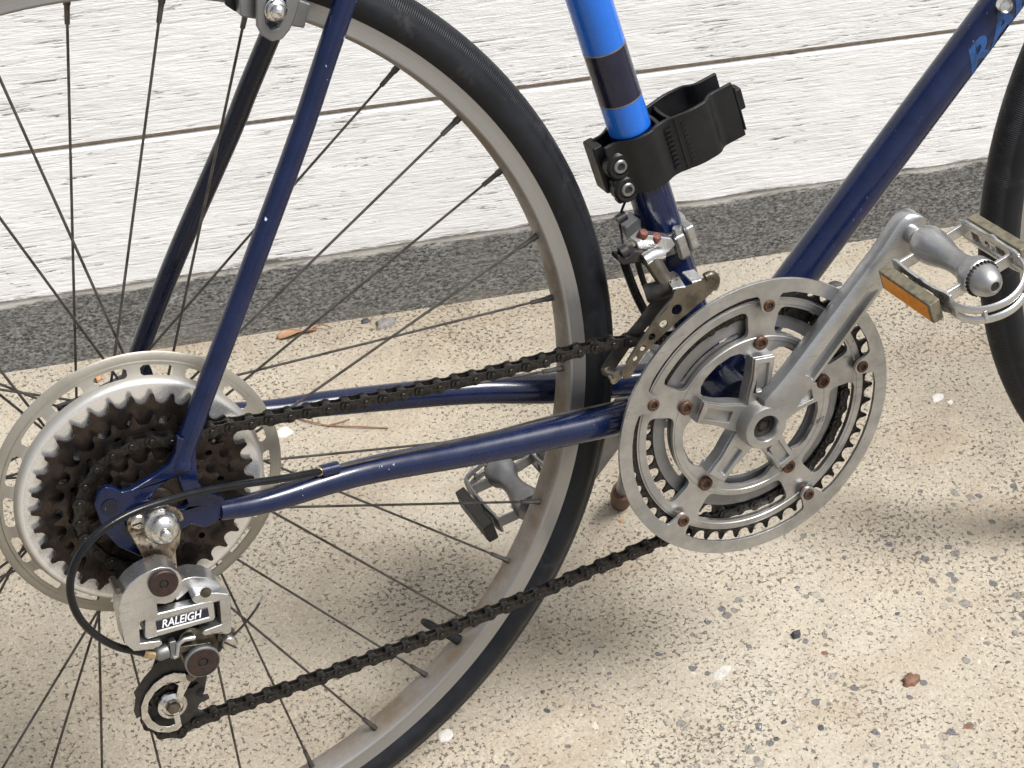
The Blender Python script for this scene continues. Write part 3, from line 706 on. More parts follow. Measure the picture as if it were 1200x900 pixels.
# ---------------------------------------------------------------- pedals
def pedal(c, sg, ang, mats, label, loop=True):
    body_m, cage_m, lens_m, house_m = mats
    pd = bpy.data.objects.new('pedal', None); COL.objects.link(pd); pd.parent = bike; pd.location = (0, 0, T); pd['label'] = label
    u = Vector((cos(ang), 0, sin(ang))); v = Vector((-sin(ang), 0, cos(ang))); o = Vector((c[0], 0, c[1]))
    def P(a, y, b): return o + u * a + v * b + Vector((0, sg * -y, 0))   # y outboard distance, sg=1 drive side
    pr = [(.0, -.066), (.0070, -.066), (.0070, -.079), (.0062, -.0795), (.0062, -.084), (.0085, -.0845), (.0120, -.0865), (.0130, -.0900), (.0130, -.0960), (.0118, -.1020), (.0100, -.1090), (.0086, -.1160), (.0080, -.1230), (.0082, -.1300), (.0095, -.1355), (.0115, -.1395), (.0129, -.1425), (.0132, -.1500), (.0124, -.1508)]
    MB().lathe([(r, sg * y) for r, y in pr], c, 40).build('spindle_housing', MT[body_m], pd)
    cap = [(.0112, -.1500), (.0114, -.1506), (.0114, -.1540), (.0108, -.1560), (.0094, -.1600), (.0074, -.1632), (.0054, -.1650), (.0040, -.1656), (.0034, -.1654), (.0030, -.1640), (0, -.1635)]
    cpo = MB().lathe([(r, sg * y) for r, y in cap], c, 40).build('dust_cap', MT[body_m], pd)
    kn = MB()
    for k in range(26):
        a = 2 * pi * k / 26; q0 = Vector((c[0] + .0119 * cos(a), sg * -.1504, c[1] + .0119 * sin(a)))
        kn.box(q0, q0 + Vector((0, sg * -.0024, 0)), .0009, .0018, (cos(a), 0, sin(a)))
    kn.build('knurling', MT['hole'], cpo)
    MB().lathe([(.0033, sg * -.1648), (0, sg * -.1650)], c, 16).build('cap_hole', MT['hole'], cpo)
    CA = .0275
    for s in (-1, 1):
        # cage plate: front view in (y, v), thin along u
        top = [(.0890, .0035), (.096, .0058), (.112, .0045), (.121, .0045), (.1255, .0062), (.130, .0045), (.140, .0046), (.1500, .0060), (.1560, .0052)]
        bot = [(.1560, -.0100), (.1450, -.0130), (.120, -.0135), (.100, -.0130), (.0905, -.0100)]
        out = top + bot
        holes = [[(.101, -.0008), (.109, -.0008), (.110, -.0085), (.102, -.0085)], [(.127, -.0008), (.138, -.0008), (.138, -.0085), (.127, -.0085)]]
        holes.append(circ((.1175, -.0048), .0028, 12))
        mb = MB(); mb.plate(out, -.0010, .0010, holes)
        bowed = lambda y: s * (CA + .0018 * (1 - ((y - .122) / .034) ** 2))
        vv = [P(bowed(q[0]) + q[1], q[0], q[2]) for q in mb.v]
        mb2 = MB().add(vv, mb.f); plate_o = mb2.build('cage_plate', MT[cage_m], pd, bevel=.0003)
        for yy, hh in ((.0925, .0050), (.1455, .0052)):
            MB().box(P(s * .008, yy, -.003), P(s * CA, yy + .001, -.002), .0026, hh * 1.7, v).build('cage_strut', MT[cage_m], pd, bevel=.0006)
        # reflector box
        rb = MB(); yy0, yy1 = .0905, .1500 
        a0 = s * (CA + .0050); a1 = s * (CA + .0135)
        ring = lambda yy: [P(a0, yy, .0030), P(a1, yy, .0020), P(a1, yy, -.0135), P(a0, yy, -.0135)]
        rb.loft([ring(yy0), ring(yy1)]); ro = rb.build('reflector', MT[house_m], pd, bevel=.0010)
        lb = MB(); a2 = s * (CA + .0139)
        lb.loft([[P(a1 - s * .001, yy, .0002), P(a2, yy, .0002), P(a2, yy, -.0122), P(a1 - s * .001, yy, -.0122)] for yy in (yy0 + .0030, yy1 - .0030)])
        lb.build('lens', MT[lens_m], ro, bevel=.0003)
    if loop:
        # quill loop round the outer end: two rails joining the cage plates
        ctr = [(-CA, .150, -.004), (-CA - .0005, .158, -.0050), (-.0245, .1655, -.0075), (-.016, .1725, -.0095), (-.005, .1765, -.0100), (.006, .1765, -.0095), (.016, .1725, -.0080), (.0245, .1655, -.0050), (CA, .158, -.0025), (CA, .150, -.002)]
        for dv in (.0042, -.0042):
            pts = spline([P(a, y, b + dv * (1 if abs(a) < .027 else .9)) for a, y, b in ctr], 5)
            MB().tube(pts, .0029, 12, True, .5).build('quill_loop', MT[cage_m], pd)
        for (a, y, b) in (ctr[1], ctr[3], ctr[6], ctr[8]):
            MB().box(P(a, y, b - .0042), P(a, y, b + .0042), .0022, .005, (0, 1, 0)).build('quill_web', MT[cage_m], pd, bevel=.0004)
    return pd
pedal(PED, 1, radians(17), ('alloy', 'alloy_bright', 'amber', 'beige'), 'near side quill pedal with amber reflectors')
pedal(LP, -1, radians(14), ('alloy_dull', 'alloy_dull', 'black_steel', 'black_steel'), 'far side pedal, dirty grey, seen through the rear wheel')

# ---------------------------------------------------------------- axle nut and derailleur hanger
MB().lathe([(.0125, -.0700), (.0128, -.0712), (.0122, -.0730), (.0120, -.0745), (.0112, -.0790), (.0098, -.0835), (.0070, -.0868), (.0048, -.0874), (.0044, -.0866), (.0036, -.0868), (.0034, -.0905), (.0020, -.0918), (0, -.0920)], (.0005, -.0015), 36).build('axle_nut', MT['chrome'], bike)
hang = MB().plate([(-0.0183,0.0034),(-0.0155,0.0074),(-0.0098,0.0099),(-0.0029,0.0095),(0.0043,0.0077),(0.0102,0.0045),(0.0139,0.0002),(0.0151,-0.0059),(0.0127,-0.0077),(0.0107,-0.0026),(0.0129,-0.0135),(0.0110,-0.0218),(0.0076,-0.0264),(0.0070,-0.0333),(0.0062,-0.0461),(-0.0051,-0.0512),(-0.0102,-0.0351),(-0.0138,-0.0209),(-0.0188,-0.0027)], -.0705, -.0680).build('derailleur_hanger', MT['chrome_rust'], bike, bevel=.0006)
MB().tube(spline([(-0.0093,-0.0730,0.0106),(-0.0035,-0.0740,0.0117),(0.0037,-0.0745,0.0109),(0.0095,-0.0745,0.0071),(0.0133,-0.0735,0.0015),(0.0144,-0.0720,-0.0042)], 5), .0014, 10).build('hanger_rim', MT['chrome_rust'], hang)
sc = [(-0.0115,0.0020)][0]
scr = MB().lathe([(.0050, -.0700), (.0050, -.0722), (.0040, -.0732), (0, -.0734)], sc, 24).build('screw', MT['chrome'], bike)
MB().box((sc[0] - .0046, -.0733, sc[1] - .0004), (sc[0] + .0046, -.0733, sc[1] + .0006), .0006, .0010).build('screw_slot', MT['hole'], scr)

# ---------------------------------------------------------------- rear derailleur
rd = bpy.data.objects.new('rear_derailleur', None); COL.objects.link(rd); rd.parent = bike; rd.location = (0, 0, T)
# upper knuckle with c-shaped outer bracket
kn = MB()
kn.plate([(-0.0372,-0.0505),(-0.0360,-0.0418),(-0.0330,-0.0339),(-0.0269,-0.0277),(-0.0205,-0.0242),(-0.0144,-0.0226),(-0.0062,-0.0219),(-0.0007,-0.0245),(0.0034,-0.0294),(0.0049,-0.0351),(0.0043,-0.0407),(0.0013,-0.0462),(-0.0030,-0.0492),(-0.0084,-0.0492),(-0.0130,-0.0475),(-0.0134,-0.0565),(-0.0258,-0.0566),(-0.0274,-0.0725),(-0.0148,-0.0752),(-0.0141,-0.0781),(-0.0165,-0.0792),(-0.0241,-0.0790),(-0.0322,-0.0770),(-0.0371,-0.0689),(-0.0370,-0.0571)], -.0900, -.0740)
kn.build('upper_knuckle', MT['alloy_bright'], rd, bevel=.0022)
def disc(c, r, y0, y1, m, hole=True, rimm=None, parent=rd, name='pivot_bolt'):
    b = MB().lathe([(r * .98, y0), (r, y0 - .0006), (r, y1 + .0005), (r * .94, y1), (r * .32, y1 + .0002), (r * .28, y1 + .0014), (0, y1 + .0014)], c, 36).build(name, MT[m], parent)
    if hole: MB().lathe([(r * .27, y1 + .0006), (0, y1 + .0005)], c, 6).build('hex_socket', MT['hole'], b)
    if rimm: MB().lathe([(r * 1.0, y1 + .004), (r * 1.10, y1 + .003), (r * 1.10, y1 + .0008), (r * 1.0, y1 + .0002)], c, 36, cap=False).build('collar', MT[rimm], b)
disc([(-0.0070,-0.0329)][0], .0092, -.0895, -.0930, 'brown_disc')
# rear arch of the parallelogram
MB().plate([(0.0003,-0.0562),(0.0002,-0.0496),(0.0032,-0.0448),(0.0079,-0.0425),(0.0145,-0.0429),(0.0217,-0.0461),(0.0276,-0.0515),(0.0314,-0.0594),(0.0330,-0.0680),(0.0286,-0.0677),(0.0250,-0.0611),(0.0202,-0.0561),(0.0141,-0.0526),(0.0086,-0.0526),(0.0037,-0.0555)], -.0800, -.0640).build('inner_knuckle', MT['alloy_bright'], rd, bevel=.0018)
MB().plate([(-0.0117,-0.0591),(0.0026,-0.0556),(0.0159,-0.0591),(0.0299,-0.0708),(0.0297,-0.0876),(0.0229,-0.0953),(0.0116,-0.0952),(-0.0022,-0.0900),(-0.0119,-0.0878),(-0.0217,-0.0801)], -.0770, -.0600).build('parallelogram_body', MT['black_steel'], rd, bevel=.0015)
MB().plate([(0.0087,-0.0534),(0.0113,-0.0507),(0.0178,-0.0514),(0.0251,-0.0540),(0.0324,-0.0576),(0.0327,-0.0633),(0.0300,-0.0865),(0.0259,-0.0870),(0.0207,-0.0844),(0.0125,-0.0833),(0.0112,-0.0808),(0.0125,-0.0790),(0.0244,-0.0783),(0.0255,-0.0608),(0.0192,-0.0605),(0.0103,-0.0572)], -.0880, -.0780).build('outer_bracket', MT['alloy_bright'], rd, bevel=.0014)
MB().lathe([(.0036, -.088), (.0034, -.0890), (0, -.0892)], [(0.0181,-0.0509)][0], 16).build('link_pin', MT['cage_steel'], rd)
lnk = MB().plate([(-0.0221,-0.0576),(-0.0198,-0.0552),(0.0202,-0.0582),(0.0221,-0.0599),(0.0215,-0.0716),(0.0196,-0.0736),(-0.0226,-0.0726),(-0.0241,-0.0700)], -.0885, -.0800).build('link_plate', MT['alloy_bright'], rd, bevel=.0014)
bpq = [(-0.0156,-0.0607),(0.0175,-0.0623),(0.0174,-0.0686),(-0.0159,-0.0672)]
plo = MB().plate(bpq, -.0892, -.0884).build('name_plate', MT['plate_black'], lnk)
# white border under the name plate
MB().plate([(-0.0161,-0.0671),(0.0174,-0.0686),(0.0174,-0.0699),(-0.0162,-0.0685)], -.0891, -.0884).build('name_border', MT['white_print'], lnk)
def text_mesh(s, bold=.0, shear=.3):
    cu = bpy.data.curves.new('lettering', 'FONT'); cu.body = s; cu.size = 1.0; cu.offset = bold; cu.shear = shear; cu.resolution_u = 3
    to = bpy.data.objects.new('tmp', cu); COL.objects.link(to); bpy.context.view_layer.update()
    me = bpy.data.meshes.new_from_object(to); bpy.data.objects.remove(to)
    xs = [v.co.x for v in me.vertices]; ys = [v.co.y for v in me.vertices]
    x0, x1, y0, y1 = min(xs), max(xs), min(ys), max(ys)
    return me, lambda v: ((v.x - x0) / (x1 - x0), (v.y - y0) / (y1 - y0))
me, nf = text_mesh('RALEIGH', .02, .35)
bl, br, tr, tl = [Vector((a, 0, b)) for a, b in [(-0.0126,-0.0665),(0.0136,-0.0675),(0.0134,-0.0615),(-0.0127,-0.0605)]]
for v in me.vertices:
    s_, t_ = nf(v.co); q = bl.lerp(br, s_).lerp(tl.lerp(tr, s_), t_); v.co = (q.x, -.08945, q.z)
lt = link('lettering', me, MT['white_print'], lnk)
# lower knuckle
MB().plate([(-0.0048,-0.0890),(-0.0005,-0.0826),(0.0055,-0.0794),(0.0203,-0.0856),(0.0241,-0.0904),(0.0213,-0.1016),(0.0160,-0.1147),(0.0072,-0.1204),(0.0014,-0.1139),(-0.0026,-0.1035)], -.0800, -.0620).build('lower_knuckle', MT['cage_steel'], rd, bevel=.0016)
MB().plate([(-0.0052,-0.0882),(0.0165,-0.0923),(0.0165,-0.0957),(-0.0037,-0.0928)], -.0840, -.0790).build('stop_plate', MT['cage_steel'], rd, bevel=.0006)
disc([(0.0087,-0.1022)][0], .0104, -.0800, -.0885, 'brown_disc', True, 'alloy_dull')
# cage
MB().plate([(-0.0078,-0.1120),(0.0034,-0.1134),(0.0109,-0.1247),(0.0152,-0.1384),(0.0085,-0.1407),(0.0049,-0.1337),(-0.0056,-0.1310),(-0.0144,-0.1325),(-0.0235,-0.1389),(-0.0308,-0.1524),(-0.0350,-0.1535),(-0.0357,-0.1475),(-0.0329,-0.1373),(-0.0333,-0.1329),(-0.0257,-0.1246),(-0.0178,-0.1179)], -.0575, -.0560).build('pulley_cage', MT['black_steel'], rd, bevel=.0003)
MB().plate([(-0.0075,-0.1092),(0.0066,-0.1145),(0.0166,-0.1253),(0.0176,-0.1456),(0.0139,-0.1586),(0.0027,-0.1746),(-0.0123,-0.1760),(-0.0274,-0.1611),(-0.0274,-0.1439),(-0.0191,-0.1315)], -.0450, -.0436).build('pulley_cage', MT['black_steel'], rd, bevel=.0003)
cres = [(0.0041,-0.1355),(0.0011,-0.1286),(-0.0058,-0.1253),(-0.0127,-0.1254),(-0.0201,-0.1289),(-0.0268,-0.1354),(-0.0310,-0.1437),(-0.0320,-0.1532),(-0.0294,-0.1615),(-0.0240,-0.1676),(-0.0170,-0.1708),(-0.0107,-0.1712),(-0.0074,-0.1689),(-0.0076,-0.1587),(-0.0092,-0.1538),(-0.0114,-0.1572),(-0.0116,-0.1658),(-0.0157,-0.1663),(-0.0216,-0.1632),(-0.0258,-0.1572),(-0.0274,-0.1494),(-0.0256,-0.1416),(-0.0206,-0.1357),(-0.0144,-0.1325),(-0.0075,-0.1324),(-0.0047,-0.1363),(-0.0077,-0.1444),(-0.0058,-0.1508),(-0.0018,-0.1438),(0.0012,-0.1393)]
MB().plate(cres, -.0598, -.0586).build('cage_ring', MT['chrome'], rd, bevel=.0004)
MB().lathe([(.0036, -.0586), (.0036, -.0606), (.0028, -.0612), (0, -.0612)], [(0.0046,-0.1318)][0], 16).build('cage_bolt', MT['cage_steel'], rd)
jw = MB().plate(gear(JK, 10, .0202, .3, .0030, -.0038), -.0520, -.0488, [circ(JK, .004, 16)]).build('jockey_wheel', MT['black_steel'], rd, bevel=.0003)
MB().plate(gear(GJ, 10, .0202, .1, .0030, -.0038), -.0520, -.0488, [circ(GJ, .004, 16)]).build('jockey_wheel', MT['black_steel'], rd, bevel=.0003)
jc = [(-0.0108,-0.1517)][0]
MB().lathe([(.0100, -.0560), (.0098, -.0585), (.0070, -.0600), (.0066, -.0590)], jc, 26).build('bearing_cup', MT['chrome'], rd)
MB().lathe([(.0048, -.0570), (.0048, -.0612), (.0040, -.0622), (0, -.0624)], jc, 6).build('pulley_bolt', MT['cage_steel'], rd)
# barrel adjuster, clamp bolt, cable tail
bq = [(-0.0257,-0.0810,-0.0865),(-0.0191,-0.0810,-0.0904),(-0.0186,-0.0810,-0.0906),(-0.0107,-0.0800,-0.0909),(-0.0082,-0.0790,-0.0911)]
MB().tube([Vector(bq[0]), Vector(bq[1])], .0030, 14).build('ferrule', MT['brass'], rd)
MB().tube([Vector(bq[2]), Vector(bq[2]).lerp(Vector(bq[3]), .25), Vector(bq[3])], [.0038, .0050, .0050], 12).build('barrel_adjuster', MT['alloy_dull'], rd, bevel=.0003)
MB().tube([(-0.0083,-0.0830,-0.0951),(-0.0055,-0.0830,-0.0949),(-0.0035,-0.0830,-0.0861),(0.0006,-0.0830,-0.0843),(0.0071,-0.0830,-0.0854)], .0019, 10).build('adjuster_hook', MT['alloy_bright'], rd)
MB().plate([(-0.0089,-0.0834),(-0.0046,-0.0837),(-0.0055,-0.0969),(-0.0099,-0.0966)], -.083, -.077).build('adjuster_lug', MT['alloy_dull'], rd, bevel=.0008)
MB().plate([(0.0227,-0.0858),(0.0298,-0.0878),(0.0330,-0.0930),(0.0317,-0.0980),(0.0243,-0.0986),(0.0206,-0.0925)], -.0840, -.0760).build('clamp_block', MT['cage_steel'], rd, bevel=.0008)
cb = [(0.0275,-0.0951)][0]
cbo = MB().lathe([(.0040, -.082), (.0054, -.083), (.0054, -.0870), (.0044, -.0884), (0, -.0888)], cb, 20).build('clamp_bolt', MT['chrome'], rd)
MB().box((cb[0] - .0035, -.0889, cb[1] + .0035), (cb[0] + .0035, -.0889, cb[1] - .0035), .0006, .0010).build('screw_slot', MT['hole'], cbo)
MB().tube([(0.0262,-0.0820,-0.0871),(0.0292,-0.0820,-0.0902),(0.0286,-0.0820,-0.0941)], .0042, 14).build('limit_screw', MT['cage_steel'], rd)
MB().tube(spline([(0.0303,-0.0850,-0.0920),(0.0372,-0.0880,-0.0844),(0.0449,-0.0910,-0.0745),(0.0508,-0.0920,-0.0667)], 5), .0008, 8).build('cable_tail', MT['spoke'], rd)
MB().tube([(0.0501,-0.0920,-0.0677),(0.0534,-0.0920,-0.0636)], .0012, 8).build('cable_end_cap', MT['alloy_bright'], rd)
MB().lathe([(.0022, -.073), (.0022, -.088), (.001, -.0885)], [(-0.0342,-0.0315)][0], 12).build('stop_screw', MT['cage_steel'], rd)

# ---------------------------------------------------------------- cables
cs_ = MB().tube(spline([(0.1124,-0.0555,-0.0096),(0.0823,-0.0630,-0.0018),(0.0535,-0.0690,0.0064),(0.0253,-0.0760,0.0140),(0.0028,-0.0820,0.0180),(-0.0193,-0.0870,0.0191),(-0.0392,-0.0910,0.0147),(-0.0533,-0.0930,0.0041),(-0.0616,-0.0930,-0.0134),(-0.0617,-0.0910,-0.0336),(-0.0551,-0.0880,-0.0535),(-0.0421,-0.0840,-0.0729),(-0.0257,-0.0810,-0.0865)], 8), .0025, 16).build('cable_housing', MT['cable'], bike)
MB().tube([(0.1101,-0.0555,-0.0095),(0.1221,-0.0540,-0.0109)], .0042, 18).build('cable_stop', MT['navy'], bike)
MB().tube([(0.1073,-0.0557,-0.0088),(0.1107,-0.0555,-0.0094)], .0032, 14).build('cable_ferrule', MT['brass'], bike)
MB().tube(spline([(0.1186,-0.0540,-0.0108),(0.1667,-0.0500,-0.0165),(0.2235,-0.0440,-0.0242),(0.2836,-0.0360,-0.0307),(0.3430,-0.0280,-0.0397)], 5), .0008, 8).build('gear_cable', MT['spoke'], bike)

# ---------------------------------------------------------------- rear brake arm
bk_ = bpy.data.objects.new('rear_brake', None); COL.objects.link(bk_); bk_.parent = bike; bk_.location = (0, 0, T)
MB().plate([(0.1201,0.3236),(0.1157,0.2945),(0.1141,0.2796),(0.1164,0.2735),(0.1215,0.2688),(0.1282,0.2690),(0.1335,0.2736),(0.1382,0.2819),(0.1434,0.2942),(0.1530,0.3175),(0.1859,0.3608),(0.1675,0.3781),(0.1387,0.3495)], -.0325, -.0285, [[(0.1236,0.3000),(0.1205,0.2885),(0.1199,0.2805),(0.1224,0.2758),(0.1261,0.2761),(0.1292,0.2806),(0.1323,0.2882),(0.1343,0.2959),(0.1294,0.3019)]]).build('brake_arm', MT['alloy_dull'], bk_, bevel=.0012)
MB().plate([(0.1083,0.3002),(0.1222,0.2965),(0.1395,0.2901),(0.1502,0.2839),(0.1473,0.2772),(0.1443,0.2700),(0.1363,0.2732),(0.1234,0.2789),(0.1155,0.2815),(0.1072,0.2847)], -.0250, -.0150).build('shoe_holder', MT['alloy_dull'], bk_, bevel=.0012)
MB().plate([(0.1017,0.2971),(0.1154,0.2924),(0.1153,0.2842),(0.1071,0.2848),(0.1017,0.2900)], -.0160, -.0122).build('brake_block', MT['plastic'], bk_, bevel=.001)
nc = [(0.1261,0.2876)][0]
MB().lathe([(.0066, -.0325), (.0068, -.0332), (.0062, -.0336), (.0060, -.0362), (.0046, -.0372), (.0046, -.0385), (.0040, -.0400), (.0022, -.0412), (0, -.0416)], nc, 28).build('acorn_nut', MT['chrome'], bk_)
MB().tube([(0.1859,-0.0300,0.3608),(0.1989,-0.0100,0.3642),(0.2108,0.0200,0.3611)], .008, 16).build('brake_bridge', MT['alloy_dull'], bk_)

# ---------------------------------------------------------------- front derailleur
fd = bpy.data.objects.new('front_derailleur', None); COL.objects.link(fd); fd.parent = bike; fd.location = (0, 0, T)
def sq(l, b, c): 
    v = st(l); B = Vector((.96389, 0, .2663)); v = v + B * b; return Vector((v.x, -c, v.z))
def seatring(l0, l1, r0, r1, m, name, parent, bevel=.0006):
    return MB().lathe([(r0, 0), (r1, 0), (r1, l1 - l0), (r0, l1 - l0)], axis=(st(l0), A), n=44, closed=True).build(name, MT[m], parent, bevel=bevel)
seatring(-.010, .006, SR - .001, SR + .0030, 'alloy_bright', 'clamp_band', fd)
def sbox(l0, l1, b0, b1, c0, c1, name, m, parent=fd, bevel=.0008):
    v = [sq(l, b, c) for l in (l0, l1) for b, c in ((b0, c0), (b1, c0), (b1, c1), (b0, c1))]
    return MB().add(v, [(0, 1, 2, 3), (4, 5, 6, 7), (0, 1, 5, 4), (1, 2, 6, 5), (2, 3, 7, 6), (3, 0, 4, 7)]).build(name, MT[m], parent, bevel=bevel)
sbox(-.014, .006, -.002, .0065, .0150, .0240, 'clamp_lug', 'alloy_bright', fd, .0022)
sbox(-.012, .008, .0072, .0150, .0120, .0230, 'clamp_lug', 'alloy_bright', fd, .0022)
MB().lathe([(.0035, 0), (.0035, .009), (.003, .010), (0, .010)], axis=(sq(.000, .0035, .019), A), n=6).build('clamp_bolt', MT['alloy_bright'], fd)
# front lug plate with two rusty screws
MB().plate([(0.3533,0.0797),(0.3599,0.0837),(0.3669,0.0813),(0.3804,0.0760),(0.3836,0.0700),(0.3789,0.0661),(0.3717,0.0654),(0.3621,0.0711),(0.3550,0.0741)], -.0290, -.0190).build('screw_plate', MT['alloy_bright'], fd, bevel=.0012)
for px in ([(0.3594,-0.0260,0.0815)][0], [(0.3690,-0.0260,0.0765)][0]):
    p = Vector(px); MB().lathe([(.0036, -.004), (.0036, .0035), (.0028, .0048), (0, .005)], axis=(p, Vector((.15, -.55, .9))), n=16).build('limit_screw', MT['screw_red'], fd)
# links
MB().plate([(0.3507,0.0759),(0.3571,0.0736),(0.3653,0.0695),(0.3737,0.0674),(0.3743,0.0627),(0.3683,0.0598),(0.3605,0.0605),(0.3542,0.0660),(0.3414,0.0674),(0.3371,0.0724),(0.3379,0.0760),(0.3448,0.0723)], -.0330, -.0230).build('pivot_body', MT['black_steel'], fd, bevel=.0012)
MB().tube([(0.3601,-0.0340,0.0713),(0.3653,-0.0380,0.0589),(0.3702,-0.0430,0.0482)], [.0062, .0058, .0055], 16).build('link_arm', MT['cage_steel'], fd)
MB().tube([(0.3557,-0.0360,0.0688),(0.3622,-0.0360,0.0710),(0.3697,-0.0340,0.0695)], .0048, 16).build('link_pivot', MT['alloy_bright'], fd)
MB().tube([(0.3562,-0.0360,0.0436),(0.3639,-0.0400,0.0459),(0.3716,-0.0440,0.0489)], .0066, 18).build('link_pivot', MT['black_steel'], fd)
MB().lathe([(.0040, -.004), (.0040, .002), (0, .003)], axis=([(0.3719,-0.0460,0.0510)][0], Vector((.3, -.8, .4))), n=16).build('link_pin', MT['cage_steel'], fd)
# cage
outl = [(0.3646,0.0469),(0.3666,0.0515),(0.3711,0.0528),(0.3809,0.0534),(0.3874,0.0549),(0.3939,0.0576),(0.3978,0.0547),(0.3991,0.0499),(0.3964,0.0448),(0.3904,0.0405),(0.3838,0.0371),(0.3779,0.0336),(0.3693,0.0294),(0.3594,0.0230),(0.3502,0.0171),(0.3422,0.0102),(0.3361,0.0027),(0.3320,-0.0041),(0.3269,-0.0039),(0.3245,0.0008),(0.3305,0.0083),(0.3373,0.0168),(0.3453,0.0257),(0.3533,0.0345),(0.3599,0.0404)]
hol = [circ(h, r, 16) for h, r in (([(0.3682,0.0378)][0], .0040), ([(0.3577,0.0294)][0], .0032), ([(0.3488,0.0223)][0], .0027), ([(0.3420,0.0155)][0], .0023), ([(0.3360,0.0091)][0], .0019))]
MB().plate(outl, -.0576, -.0562, hol).build('cage_plate', MT['cage_steel'], fd, bevel=.0004, label='drilled outer cage plate')
MB().tube(spline([(0.3655,-0.0565,0.0464),(0.3575,-0.0565,0.0396),(0.3482,-0.0565,0.0292),(0.3389,-0.0565,0.0188),(0.3295,-0.0565,0.0070)], 5), .0011, 8).build('cage_flange', MT['cage_steel'], fd)
MB().plate([(0.3675,0.0566),(0.3759,0.0569),(0.3823,0.0501),(0.3795,0.0404),(0.3688,0.0316),(0.3567,0.0218),(0.3433,0.0110),(0.3310,-0.0029),(0.3256,-0.0093),(0.3197,-0.0083),(0.3180,-0.0031),(0.3235,0.0046),(0.3344,0.0161),(0.3464,0.0259),(0.3572,0.0374),(0.3640,0.0485)], -.0402, -.0388).build('cage_plate', MT['black_steel'], fd, bevel=.0004, label='black inner cage plate')
for q in ("790,343,-.0565 784,333,-.040", "812,334,-.0565 802,322,-.040", "828,325,-.0565 818,316,-.040"):
    pass
for a_, b_ in (([(0.3706,-0.0568,0.0529),(0.3745,-0.0400,0.0522)], 0), ([(0.3849,-0.0568,0.0542),(0.3858,-0.0410,0.0548)], 0)):
    MB().box(Vector(a_[0]), Vector(a_[1]), .009, .0016, (0, 0, 1)).build('cage_bridge', MT['alloy_bright'], fd, bevel=.0004)
MB().tube([(0.3225,-0.0570,0.0000),(0.3218,-0.0480,-0.0023),(0.3219,-0.0400,-0.0042)], .0036, 14).build('cage_spacer', MT['cage_steel'], fd)
MB().tube([(0.3195,-0.0575,-0.0035),(0.3213,-0.0440,-0.0014)], .0024, 12).build('cage_screw', MT['chrome_rust'], fd)
MB().tube(spline([(0.3906,-0.0560,0.0555),(0.3958,-0.0560,0.0561),(0.3998,-0.0545,0.0505),(0.3986,-0.0530,0.0437)], 4), .0030, 12).build('cage_nose', MT['cage_steel'], fd)
# cable stop and cable behind the seat tube
MB().plate([(0.3586,0.0790),(0.3679,0.0844),(0.3712,0.0823),(0.3701,0.0697),(0.3622,0.0697),(0.3583,0.0726)], -.004, .008).build('cable_stop', MT['alloy_dull'], fd, bevel=.001)
MB().tube([(0.3522,-0.0040,0.0864),(0.3588,-0.0040,0.0886)], .0034, 12).build('stop_screw', MT['black_steel'], fd)
MB().tube(spline([(0.3572,-0.0120,0.1066),(0.3568,-0.0060,0.0975),(0.3561,0.0000,0.0851),(0.3570,0.0000,0.0746),(0.3495,-0.0180,0.0686)], 4), .0009, 8).build('gear_cable', MT['cable'], fd)
MB().tube(spline([(0.3437,-0.0260,0.0734),(0.3506,-0.0200,0.0550),(0.3599,-0.0120,0.0333),(0.3693,-0.0080,0.0129),(0.3810,0.0000,-0.0063),(0.3957,0.0000,-0.0243)], 6), .0032, 14).build('cable_housing', MT['cable'], fd)
MB().tube(spline([(0.3555,-0.0240,0.0670),(0.3625,-0.0180,0.0471),(0.3705,-0.0140,0.0260)], 5), .0022, 12).build('return_spring', MT['black_steel'], fd)
MB().tube([(0.3411,-0.0300,0.0752),(0.3463,-0.0300,0.0770)], .0044, 14).build('cable_anchor', MT['black_steel'], fd)

# ---------------------------------------------------------------- lock bracket on the seat tube
lk = bpy.data.objects.new('lock_bracket', None); COL.objects.link(lk); lk.parent = bike; lk.location = (0, 0, T)
def prism(prof_out, prof_in, l0, l1, name, tilt=0.0, m='plastic', bevel=.0008, parent=lk):
    # open wall ribbon: outer and inner polylines in (b, c)
    loop = prof_out + list(reversed(prof_in)); n = len(loop)
    lo = [sq(l0 + tilt * b, b, c) for b, c in loop]; hi = [sq(l1 + tilt * b, b, c) for b, c in loop]
    v = lo + hi; f = [(i, (i + 1) % n, (i + 1) % n + n, i + n) for i in range(n)]
    m_ = len(prof_out)
    for i in range(m_ - 1):
        j = n - 1 - i; f.append((i, i + 1, j - 1, j)); f.append((i + n, i + 1 + n, j - 1 + n, j + n))
    return MB().add(v, f).build(name, MT[m], parent, bevel=bevel)
def ribbon(pl, th):
    P = [Vector((p.x, p.y)) for p in spline([(a, b, 0) for a, b in pl], 5)]
    o = []; i_ = []
    for k, p in enumerate(P):
        t = (P[min(k + 1, len(P) - 1)] - P[max(k - 1, 0)]).normalized(); n = Vector((-t.y, t.x)); o.append((p.x + n.x * th / 2, p.y + n.y * th / 2)); i_.append((p.x - n.x * th / 2, p.y - n.y * th / 2))
    return o, i_
L0, L1 = .0440, .0855
fr = [(-.0245, .0085), (-.0175, .0085), (-.0125, .0115), (-.0070, .0155), (.0, .0172), (.0070, .0168), (.0135, .0140), (.0200, .0135), (.0270, .0150), (.0350, .0168), (.0430, .0168), (.0500, .0158), (.0545, .0122), (.0580, .0106), (.0660, .0105), (.0740, .0105)]
o_, i_ = ribbon(fr, .0028); fro = prism(o_, i_, L0, L1, 'front_jaw')
